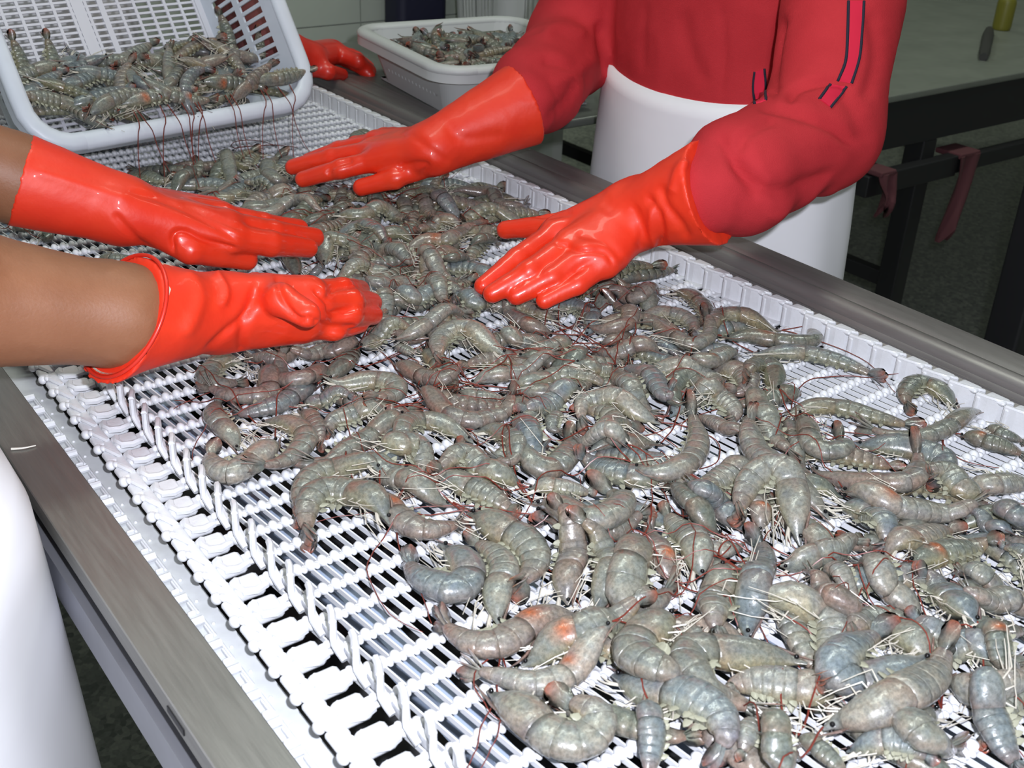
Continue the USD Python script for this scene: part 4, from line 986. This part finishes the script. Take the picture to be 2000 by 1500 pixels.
# ------------------------------------------------------------------ baskets
class Tub:
    """a rounded-rectangle basket in its own frame: floor at z 0, rim at z h; top half sizes a1 x b1, floor a0 x b0."""
    def __init__(s, a0, b0, a1, b1, h, r=.04): s.a0, s.b0, s.a1, s.b1, s.h, s.r = a0, b0, a1, b1, h, r
    def half(s, t): return s.a0 + (s.a1 - s.a0) * t, s.b0 + (s.b1 - s.b0) * t
    def side(s, k, q, t, off=0):
        a, b = s.half(t); r = s.r; c = [((-a + r, -b), (a - r, -b)), ((a, -b + r), (a, b - r)), ((a - r, b), (-a + r, b)), ((-a, b - r), (-a, -b + r))][k]
        n = [(0, -1), (1, 0), (0, 1), (-1, 0)][k]; p = np.array(c[0]) + (np.array(c[1]) - np.array(c[0])) * q
        return np.array([p[0] + n[0] * off, p[1] + n[1] * off, s.h * t])
    def corner(s, k, q, t, off=0):
        a, b = s.half(t); r = s.r; c = [(a - r, -b + r), (a - r, b - r), (-a + r, b - r), (-a + r, -b + r)][k]; an = [-90, 0, 90, 180][k] + 90 * q
        return np.array([c[0] + (r + off) * math.cos(math.radians(an)), c[1] + (r + off) * math.sin(math.radians(an)), s.h * t])
    def slab(s, fn, q0, q1, t0, t1, th, n=1):
        rings = []
        for q in np.linspace(q0, q1, n + 1): rings.append([fn(q, t0, 0), fn(q, t1, 0), fn(q, t1, -th), fn(q, t0, -th)])
        return loft(np.array(rings))
    def wall(s, k, rows, pitch, bar, th=.0028, margin=.05, blank=()):
        f = lambda q, t, o: s.side(k, q, t, o); g = lambda q, t, o: s.corner(k, q, t, o)
        a, b = s.half(.5); Lw = 2 * ((a if k % 2 == 0 else b) - s.r); ms = [s.slab(g, 0, 1, 0, 1, th, 5)]
        ts = [0] + [x for r_ in rows for x in r_] + [1]
        for i in range(0, len(ts), 2): ms.append(s.slab(f, 0, 1, ts[i], ts[i + 1], th))
        n = max(int(Lw * (1 - 2 * margin) / pitch), 1)
        for (t0, t1) in rows:
            ms += [s.slab(f, 0, margin, t0, t1, th), s.slab(f, 1 - margin, 1, t0, t1, th)]
            for i in range(n + 1):
                q = margin + (1 - 2 * margin) * i / n; w = bar / Lw / 2; ms.append(s.slab(f, q - w, q + w, t0, t1, th))
            for (qa, qb) in blank: ms.append(s.slab(f, qa, qb, t0, t1, th))
        return cat(ms)
    def rim(s, w=.024, h=.016):
        pts = []
        for k in range(4):
            pts += [s.side(k, q, 1, w * .35) for q in (0.02, .5, .98)] + [s.corner(k, q, 1, w * .35) for q in (.12, .31, .5, .69, .88)]
        P = np.array(pts); n = len(P); rings = []
        prof_ = [(math.cos(t) * w / 2 * (1 if abs(math.cos(t)) < .8 else .96), math.sin(t) * h / 2) for t in np.linspace(0, 2 * np.pi, 12, endpoint=False)]
        for i in range(n + 1):
            p, t = P[i % n], P[(i + 1) % n] - P[i - 1]; t /= np.linalg.norm(t); o = np.array([t[1], -t[0], 0])
            rings.append([p + o * x + np.array([0, 0, z]) for x, z in prof_])
        v, f = loft(np.array(rings), cap=False); skirt = []
        for i in range(n + 1):
            p, t = P[i % n], P[(i + 1) % n] - P[i - 1]; t /= np.linalg.norm(t); o = np.array([t[1], -t[0], 0]) * w * .42
            skirt.append([p + o + [0, 0, 0], p + o * .86 + [0, 0, 0], p + o * .86 - [0, 0, .016], p + o - [0, 0, .016]])
        return cat([(v, f), loft(np.array(skirt), cap=False)])
    def grid(s, px_, py_, bx, by, z=0, bands=()):
        a, b = s.a0, s.b0; ms = []
        for x in np.arange(-a + px_, a, px_): ms.append(box((x - bx / 2, -b, z), (x + bx / 2, b, z + .0030)))
        for y in np.arange(-b + py_, b, py_): ms.append(box((-a, y - by / 2, z + .0004), (a, y + by / 2, z + .0026)))
        for (x0, x1) in bands: ms.append(box((x0 * a, -b, z - .0005), (x1 * a, b, z + .0032)))
        ms += [box((-a, -b, z), (-a + .012, b, z + .003)), box((a - .012, -b, z), (a, b, z + .003)), box((-a, -b, z), (a, -b + .012, z + .003)), box((-a, b - .012, z), (a, b, z + .003))]
        return cat(ms)
def frame4(x, y, z, o): T = np.eye(4); T[:3, 0], T[:3, 1], T[:3, 2], T[:3, 3] = x, y, z, o; return T
def build_tub(t, tub, walls, m, gm, gridargs, bands=()):
    for k, wargs in enumerate(walls): obj('wall', tub.wall(k, **wargs), m, t, smooth=30)
    obj('rim', tub.rim(), m, t, smooth=50); obj('bottom_grid', tub.grid(*gridargs, bands=bands), gm, t, smooth=False)
# the tipped basket: lower rim just above the belt, mouth towards the camera and up
ZR = .918
pl, pr = at(72, 284, ZR), at(614, 190, ZR); u = pr - pl; wid = np.linalg.norm(u); u /= wid
TLT = math.radians(34); side0 = np.cross([0, 0, 1.0], u)
v = side0 * math.sin(TLT) + np.array([0, 0, 1.0]) * math.cos(TLT); nn = np.cross(u, v)
LB = .50; DB = .135; a1 = wid / 2 - .008; b1 = LB / 2
T1 = frame4(u, v, nn, (pl + pr) / 2 + v * (b1 + .004) - nn * DB)
b_t = thing('basket', 'white plastic basket tipped on its side pouring shrimp onto the belt', 'basket', mat4=T1)
tub1 = Tub(a1 - .022, b1 - .022, a1, b1, DB, .042)
wl = dict(rows=[(.16, .46), (.54, .84)], pitch=.0135, bar=.0050, margin=.06)
build_tub(b_t, tub1, [wl, wl, wl, wl], 'basket_plastic', 'basket_grid', (.0225, .0085, .0042, .0032), bands=((-.16, -.06), (.06, .09)))
# basket standing on the far deck
ZD = .87
T2 = np.eye(4); an = math.radians(-7); T2[:2, :2] = [[math.cos(an), -math.sin(an)], [math.sin(an), math.cos(an)]]; T2[:3, 3] = (1.080, 1.500, ZD)
b2 = thing('basket', 'low white plastic basket full of shrimp standing on the far deck', 'basket', mat4=T2)
tub2 = Tub(.116, .130, .138, .152, .074, .034)
fl_ = dict(rows=[(.42, .80)], pitch=.0125, bar=.0050, margin=.10)
build_tub(b2, tub2, [fl_, fl_, fl_, dict(rows=[(.30, .36)], pitch=.0125, bar=.0105, margin=.08)], 'basket_dull', 'basket_dull', (.02, .02, .006, .006))
T3 = np.eye(4); T3[:3, 3] = (1.672, 2.16, ZD - .07)
b3 = thing('basket', 'tall white slotted basket standing behind the low basket of shrimp', 'basket', mat4=T3)
tub3 = Tub(.130, .10, .145, .115, .30, .03)
f3 = dict(rows=[(.10, .46), (.52, .90)], pitch=.013, bar=.0065, margin=.12, blank=((.42, .52),))
build_tub(b3, tub3, [f3] * 4, 'basket_dull', 'basket_dull', (.02, .02, .006, .006))
obj('stand', box((1.48, 2.0, .70), (1.88, 2.33, ZD - .072)), 'steel_deck', kind='structure', smooth=False, label='grey steel shelf under the tall white basket', cat='shelf')
# ------------------------------------------------------------------ shrimp in the baskets
br = np.random.default_rng(33)
def local_shrimp(r, detail, tone=None, curl=None, A=.0098):
    c = rand_curve((0, 0), 0, r.normal(0, 1.3) if curl is None else curl, r.uniform(.09, .112)); pts = spline(np.array([[p[0], p[1], 0] for p in c]), 60)
    T_ = np.gradient(pts[:, :2], axis=0); an = np.unwrap(np.arctan2(T_[:, 1], T_[:, 0])); sg = -np.sign(an[-6] - an[6]) or 1
    Tn = T_ / np.linalg.norm(T_, axis=1, keepdims=True); roll = r.uniform(-.3, .8)
    dors = np.stack([-Tn[:, 1] * sg * math.cos(roll), Tn[:, 0] * sg * math.cos(roll), np.full(60, math.sin(roll))], 1)
    return shrimp_parts(pts, dors, A, A * .76, tone or str(r.choice(list('googbr'))), r, detail, r.random() < .3, r.random() < .15)[0], pts
BASK = []; protos, GRP = [], 'shrimp heaped in the tipped basket'
def basket_shrimp(T, label, group, i=None):
    global protos
    if len(protos) < 9:
        parts, _ = local_shrimp(br, 1); t = thing('shrimp', label, 'shrimp', mat4=T, group=group); put_shrimp(t, parts, far=True); protos.append(t); return t
    p = protos[int(br.integers(len(protos)))]
    x = UsdGeom.Xform.Define(stage, numbered('/World/shrimp')); x.GetPrim().GetReferences().AddInternalReference(p.GetPath() if not hasattr(p, 'GetPrim') else p.GetPrim().GetPath())
    x.ClearXformOpOrder(); x.AddTransformOp(opSuffix='own').Set(Gf.Matrix4d(*[float(q) for q in np.asarray(T).T.ravel()])); x.GetPrim().SetInstanceable(True)
    return tag(x, label, 'shrimp', group)
A0 = np.array([0, -b1 + .020, DB - .018]); B0 = np.array([0, -b1 + .130, .030])        # heap surface from the lower rim up to the basket floor
sv = (B0 - A0) / np.linalg.norm(B0 - A0); sn = np.cross([1.0, 0, 0], sv)
spots = []
for tries in range(3000):
    x, s = br.uniform(-a1 + .045, a1 - .045), br.uniform(0.02, 1.0)
    if all(math.hypot(x - q[0], (s - q[1]) * .15) > .030 for q in spots): spots.append((x, s))
    if len(spots) >= 42: break
bur, burt = [], []
for lay in (0, 1):
    for x, s in spots[::1 if lay else 2]:
        h = .16 * s * (1 - s) * .35
        if lay == 0: x, h = x + .015, h - .016
        P = A0 + (B0 - A0) * s + np.array([x, 0, 0]) + sn * (h - .004)
        ang = br.normal(0, .7) + (math.pi if br.random() < .5 else 0); tl_ = br.normal(0, .22)
        ex = np.array([1.0, 0, 0]) * math.cos(ang) + sv * math.sin(ang); ex = ex * math.cos(tl_) + sn * math.sin(tl_); ey = np.cross(sn, ex); ey /= np.linalg.norm(ey); ez = np.cross(ex, ey)
        if lay == 0:
            for nm, l in local_shrimp(br, 0)[0].items():
                for me, ti, mt in l:
                    if ti is not None: bur.append(xf(me, T1 @ frame4(ex, ey, ez, P))); burt.append(ti)
            continue
        W_ = T1 @ frame4(ex, ey, ez, P); BASK.append((basket_shrimp(W_, None, GRP), topx(W_[:3, 3]), topx(W_[:3, 3] - W_[:3, 0] * .04), lay))
ORD = ['leftmost'] + [f'{w} from left' for w in 'second third fourth fifth sixth seventh eighth ninth tenth eleventh twelfth thirteenth fourteenth'.split()]
DIRB = ['right', 'upper right', 'up', 'upper left', 'left', 'lower left', 'down', 'lower right']; bg_ = {}
obj('shrimp_heap', cat(bur), 'shell_far', tint=np.vstack(burt), label='grey shrimp packed beneath the top layer in the tipped white basket', cat='shrimp', kind='stuff')
for t, c, h, lay in BASK:
    v2 = h - c; k = int(np.round(math.degrees(math.atan2(-v2[1], v2[0])) / 45)) % 8; q_ = c[1] - (284 - (c[0] - 72) * .173)
    bg_.setdefault((f'shrimp with head {DIRB[k]}', 'lower' if q_ > -60 else 'middle' if q_ > -105 else 'top'), []).append((c[0], t))
for (a_, b_), l in bg_.items():
    l.sort(key=lambda e: e[0])
    for i, (c, t) in enumerate(l): tag(t, f'{a_} in the {b_} row of the tipped basket' + (f', {ORD[i]}' if len(l) > 1 else ''))
# a few that stand up against the basket, and those whose feelers hang over the lower rim
for q, q2, lab in [((52, 175), (30, 95), 'shrimp with tail sticking up at the left rim of the tipped basket'), ((110, 190), (92, 72), 'upright shrimp, tail highest at the left of the tipped basket'), ((455, 120), (432, 35), 'brownish shrimp standing up head first at the right of the tipped basket'), ((500, 150), (505, 70), 'shrimp leaning on the right inner wall of the tipped basket')]:
    pl_ = T1 @ np.array([0, -b1 + .10, .045, 1]); dpl = pl_[:3]
    def onpl(q): d = ray(*q); n_ = -T1[:3, 2] * .85 + T1[:3, 1] * -.5; n_ = nn; return CAM + d * (((dpl - CAM) @ n_) / (d @ n_))
    a, b = onpl(q), onpl(q2); ex = a - b; ex /= np.linalg.norm(ex); ez = nn - (nn @ ex) * ex; ez /= np.linalg.norm(ez); ey = np.cross(ez, ex)
    parts, _ = local_shrimp(br, 1, 'o', .5); t = thing('shrimp', lab, 'shrimp', mat4=frame4(-ex, -ey, ez, (a + b) / 2)); put_shrimp(t, parts, far=True)
rimz = ZR
for i, fx in enumerate((.30, .42, .50, .56, .70, .78, .90)):
    P0 = pl + u * wid * fx; base = P0 + v * .022 + nn * .004
    ang = br.normal(0, .5); ex = u * math.cos(ang) + v * math.sin(ang) * .6; ex /= np.linalg.norm(ex); ez = nn; ey = np.cross(ez, ex)
    T = frame4(ex, ey, ez, base + v * .012)
    parts, pts = local_shrimp(br, 1); t = thing('shrimp', f'shrimp with feelers over the lower rim of the tipped basket, {["leftmost", "second from left", "third from left", "middle one", "third from right", "second from right", "rightmost"][i]}', 'shrimp', mat4=T); put_shrimp(t, parts, far=True)
    Ti = np.linalg.inv(T)
    for k in range(2):
        o = P0 + u * br.uniform(-.02, .02); d0 = u * br.uniform(-.3, .3)
        pth = [o + v * .02 + nn * .008, o + nn * .014 + d0 * .01, o - np.array([0, 0, .012]) + nn * .016 + d0 * .03, o - np.array([0, 0, .04]) + nn * .018 + d0 * .05, np.array([*(o + nn * .035 + d0 * .09)[:2], ZB + .004]), np.array([*(o + nn * .07 + d0 * .16)[:2], ZB + .002])]
        pth = spline(np.array(pth), 22); pth = np.c_[pth, np.ones(22)] @ Ti.T
        obj('antenna', tube(pth[:, :3], np.linspace(.0008, .0004, 22), 4, caps=False), 'antenna', t, smooth=60)
ms, ts = [], []
for i in range(95):
    parts, _ = local_shrimp(br, 0)
    x, y = br.uniform(-.092, .092), br.uniform(-.122, .122); rr_ = math.hypot(x / .14, y / .17); ang = br.uniform(0, 6.28); tl_ = br.normal(0, .18)
    ex = np.array([math.cos(ang) * math.cos(tl_), math.sin(ang) * math.cos(tl_), math.sin(tl_)]); ey = np.array([-math.sin(ang), math.cos(ang), 0]); ez = np.cross(ex, ey)
    T = T2 @ frame4(ex, ey, ez, (x, y * .88, .046 + .030 * (1 - rr_ ** 2) + br.uniform(-.012, .006)))
    for nm, l in parts.items():
        for me, ti, mt in l:
            if ti is not None: ms.append(xf(me, T)); ts.append(ti)
obj('shrimp_heap', cat(ms), 'shell_far', tint=np.vstack(ts), label='heap of small grey shrimp filling the low basket on the far deck', cat='shrimp', kind='stuff')
# ------------------------------------------------------------------ far deck, wall side, right background
obj('deck', cat([rbox((.957, 1.30, .855), (1.42, 1.918, ZD - .001), .004), box((1.36, 1.34, .0), (1.40, 1.38, .855)), box((1.36, 1.86, .0), (1.40, 1.90, .855))]), 'steel_deck', smooth=30, kind='structure', label='grey green steel deck beside the far end of the belt', cat='table')
nv = thing('post', 'dark navy upright post between the tiled wall and the tall basket', 'post', (1.52, 2.385, 0))
obj('shaft', rbox((1.452, 2.345, 0), (1.588, 2.425, 1.7), .02, 12), 'navy', nv, smooth=40); obj('foot', rbox((1.445, 2.335, 0), (1.597, 2.435, .05), .01), 'navy', nv, smooth=40)
# third worker, mostly hidden by the tipped basket
tp = thing('person', 'worker in white apron behind the tipped basket, gloved hand resting on the far deck', 'person', (.45, 1.99, 0))
LIFT = -.010
G3 = glove([((646, 104, .052), (694, 124, .046), (722, 146, .030)), ((655, 103, .060), (700, 120, .052), (724, 138, .034)), ((652, 98, .056), (696, 114, .046), (720, 130, .030)), ((648, 96, .050), (688, 108, .040), (712, 122, .028)), ((622, 130, .056), (640, 140, .050), (668, 146, .036))],
           (602, 114, .066), (520, 92, .095), .026, .043, .004, rf=.0112, h=.0032)
gw, gc, gh = W3((602, 114, .066)), W3((520, 92, .095)), W3((632, 113, .060))
LIFT = .006
sA, sB = np.array([.72, 1.995, 1.32]), np.array([.24, 1.995, 1.32])
eA = np.array([.82, 1.90, 1.08]); hB = np.array([.19, 1.90, .86]); NOSE = -1
obj('body', body((sA, sB), ((.56, 2.01, .92), (.38, 2.01, .92)), ([(sA, .05), (eA, .04), (gc, .026), (gw, .016), (gh, .009)], [(sB, .05), (np.array([.16, 1.86, 1.12]), .042), (np.array([.18, 1.92, .95]), .028), (hB, .03)]), ((.56, 2.01, .5), (.38, 2.01, .5)), ((.57, 2.02, .05), (.37, 2.02, .05)), (.48, 1.955, 1.60), h=.013), 'skin', tp, smooth=True)
def ap3(a, z):
    k = 1 + .012 * math.sin(8 * a + z * 4); return .235 * k * math.cos(a), .150 * k * math.sin(a)
obj('apron', sheet(ap3, (.47, 1.995), .15, 1.36, math.pi * .9, math.pi * 2.1, nz=20, na=50), 'apron', tp, smooth=True, label='white bib apron')
obj('shirt', relax(nets(lambda P: smin(np.minimum(sd_cap(P, (.47, 2.01, .95), (.47, 2.01, 1.25), .13, .14), sd_cap(P, sA, sB, .075, .075)), np.minimum(np.minimum(sd_cap(P, sA, eA, .068, .056), sd_cap(P, eA, gc, .054, .040)), sd_cap(P, sB, (.16, 1.86, 1.12), .068, .06)), .03), (.02, 1.55, .8), (.98, 2.20, 1.45), .013), 3), 'sleeve_dark', tp, smooth=True)
obj('trousers', relax(nets(lambda P: np.minimum(sd_cap(P, (.56, 2.01, .9), (.57, 2.02, .1), .10, .075), sd_cap(P, (.38, 2.01, .9), (.37, 2.02, .1), .10, .075)), (.2, 1.85, 0), (.76, 2.17, 1.03), .013), 3), 'trouser', tp, smooth=True)
obj('hair', relax(nets(lambda P: np.maximum(sd_ell(P, (.48, 1.97, 1.655), (.092, .10, .10)), 1.60 - P[..., 2] - (P[..., 1] - 1.955) * 1.2), (.36, 1.84, 1.5), (.60, 2.10, 1.78), .010), 3), 'hair', tp, smooth=True)
obj('glove', G3, 'rubber_far', tp, smooth=True, label='orange red rubber glove with bent fingers')
# table at the right
tb = thing('table', 'grey topped table with dark metal legs at the right background', 'table', (2.9, 1.8, 0))
obj('table_top', rbox((1.98, 1.405, .760), (4.4, 2.9, .775), .003), 'table_top', tb, smooth=30, label='grey table top')
obj('apron_rail', box((2.0, 1.408, .66), (4.3, 1.455, .760)), 'dark_metal', tb, smooth=False); obj('apron_rail', box((2.30, 1.45, .67), (2.335, 2.85, .760)), 'dark_metal', tb, smooth=False)
for (x, y) in ((2.215, 1.432), (4.25, 1.432), (2.215, 2.8), (4.25, 2.8)): obj('leg', rbox((x - .024, y - .024, 0), (x + .024, y + .024, .66), .004), 'dark_metal', tb, smooth=30)
obj('stretcher', rbox((1.985, 1.385, .572), (2.30, 1.415, .618), .003), 'dark_metal', tb, smooth=30); obj('stretcher', rbox((2.30, 1.395, .572), (4.25, 1.42, .608), .003), 'dark_metal', tb, smooth=30)
obj('stretcher', rbox((2.21, 1.44, .30), (2.24, 2.8, .335), .003), 'dark_metal', tb, smooth=30)
def rag(x, y, z0, z1, w, seed, name, label):
    rr_ = np.random.default_rng(seed); rings = []
    for t in np.linspace(0, 1, 14):
        z = z1 + (z0 - z1) * t; ww = w * (1 - .35 * t) ; ring_o, ring_i = [], []
        for k, s in enumerate(np.linspace(-1, 1, 12)):
            dy = .012 * math.sin(4 * s + 3 * t + seed) * (.3 + t); px_ = x + s * ww / 2 + .015 * math.sin(3 * t + seed) * t
            ring_o.append([px_, y - .022 + dy, z + .02 * t * math.sin(5 * s + seed)]); ring_i.append([px_, y - .018 + dy, z + .02 * t * math.sin(5 * s + seed)])
        rings.append(ring_o + ring_i[::-1])
    hang = loft(np.array(rings)); over = rbox((x - w / 2, y - .022, z1 - .006), (x + w / 2, y + .045, z1 + .006), .003)
    obj(name, cat([hang, over]), 'rag', smooth=60, label=label, cat='rag')
rag(2.335, 1.402, .43, .616, .075, 2, 'rag', 'faded red rag hung over the dark lower rail of the table')
rag(2.02, 1.385, .545, .626, .05, 6, 'rag', 'small dark red rag at the left end of the lower table rail')
bo = thing('bottle', 'olive yellow bottle with dark red top standing on the grey table', 'bottle', (3.18, 1.86, .775))
def lathe(pr_, c, n=20):
    th = np.arange(n) / n * 2 * np.pi; return loft([[(c[0] + r_ * math.cos(t), c[1] + r_ * math.sin(t), c[2] + z) for t in th] for r_, z in pr_])
bp = at(1955, 58, .775)
obj('bottle_body', lathe([(.002, 0), (.022, .001), (.024, .01), (.024, .07), (.020, .082), (.010, .095)], bp), 'bottle', bo, smooth=40); obj('cap', lathe([(.0115, .093), (.014, .095), (.014, .125), (.010, .130), (.001, .131)], bp), 'bottle_cap', bo, smooth=40)
sp, sq = at(1921, 112, .783), at(1932, 60, .783)
obj('stick', tube(spline(np.array([sp, (sp + sq) / 2, sq]), 8), [.010, .013, .013, .013, .014, .014, .014, .011], 10), 'stick', smooth=50, label='short dark stick lying on the grey table', cat='stick')
ub = thing('utility_post', 'dark square post rising from the floor at the right edge', 'post', (1.66, .84, 0))
obj('shaft', rbox((1.63, .812, 0), (1.70, .87, 1.9), .006), 'dark_metal', ub, smooth=30); obj('foot', rbox((1.60, .79, 0), (1.73, .89, .02), .004), 'dark_metal', ub, smooth=30)
lg = [at(22, 877, .8372), at(46, 875, .8374), at(70, 870, .8372)]
obj('shell_scrap', tube(spline(np.array(lg), 10), np.linspace(.0011, .0005, 10), 6), 'shell_bit', smooth=60, label='thin white shrimp leg lying on the near steel plate', cat='scrap')
# ------------------------------------------------------------------ labels that single out each shrimp
MARKS = [((690, 600), 'near bent glove'), ((560, 470), 'thumb-down glove'), ((1010, 570), 'spread glove'), ((680, 345), 'farthest working glove'), ((1480, 1000), 'arched pale shrimp'), ((350, 250), 'tipped basket')]
TW = {'g': 'grey', 'p': 'pale', 'b': 'bluish', 'r': 'brownish', 'o': 'dark olive'}
def place(q):
    x, y = q
    if y < 420: return 'by the tipped basket' if x < 500 else 'behind the far gloves'
    gx = 862 + (y - 296) * 2.16
    if x > gx - 190 and y < 860: return 'beside the far side guards'
    if y < 560: return 'between the gloves' if 470 < x < 1000 else 'under a gloved hand'
    if y < 660: return 'by the near bent glove' if x < 900 else 'below the spread glove'
    lx = 400 + max(0, y - 800) * .75
    if x < lx + 190: return 'at the near edge of the heap'
    if y > 1330: return 'along the picture bottom'
    if x > 1790: return 'at the right end'
    if y < 830: return 'just before the gloves'
    return 'mid heap in front' if y < 1080 else 'low in the front heap'
DIRS = ['right', 'upper right', 'up', 'upper left', 'left', 'lower left', 'down', 'lower right']
groups = {}
for s in SHRIMP:
    t, c, h, tl, bend, tone, flags = s
    b = abs(bend); shp = 'tightly curled' if b > 3.0 else 'C-curved' if b > 1.7 else 'bent' if b > .7 else 'straight'
    v = h - c; k = int(np.round(math.degrees(math.atan2(-v[1], v[0])) / 45)) % 8
    ex = 'orange-spotted ' if 'o' in flags else 'pale-banded ' if 'b' in flags else ''
    groups.setdefault((f'{shp} {ex}{TW[tone]} shrimp, head {DIRS[k]},', place(c)), []).append((c, t))
for (a, b), l in groups.items():
    l.sort(key=lambda e: e[0][0])
    for i, (c, t) in enumerate(l):
        tag(t, f'{a} {b}' + (f', {ORD[i]}' if len(l) > 1 else ''), group='shrimp spread on the conveyor belt')
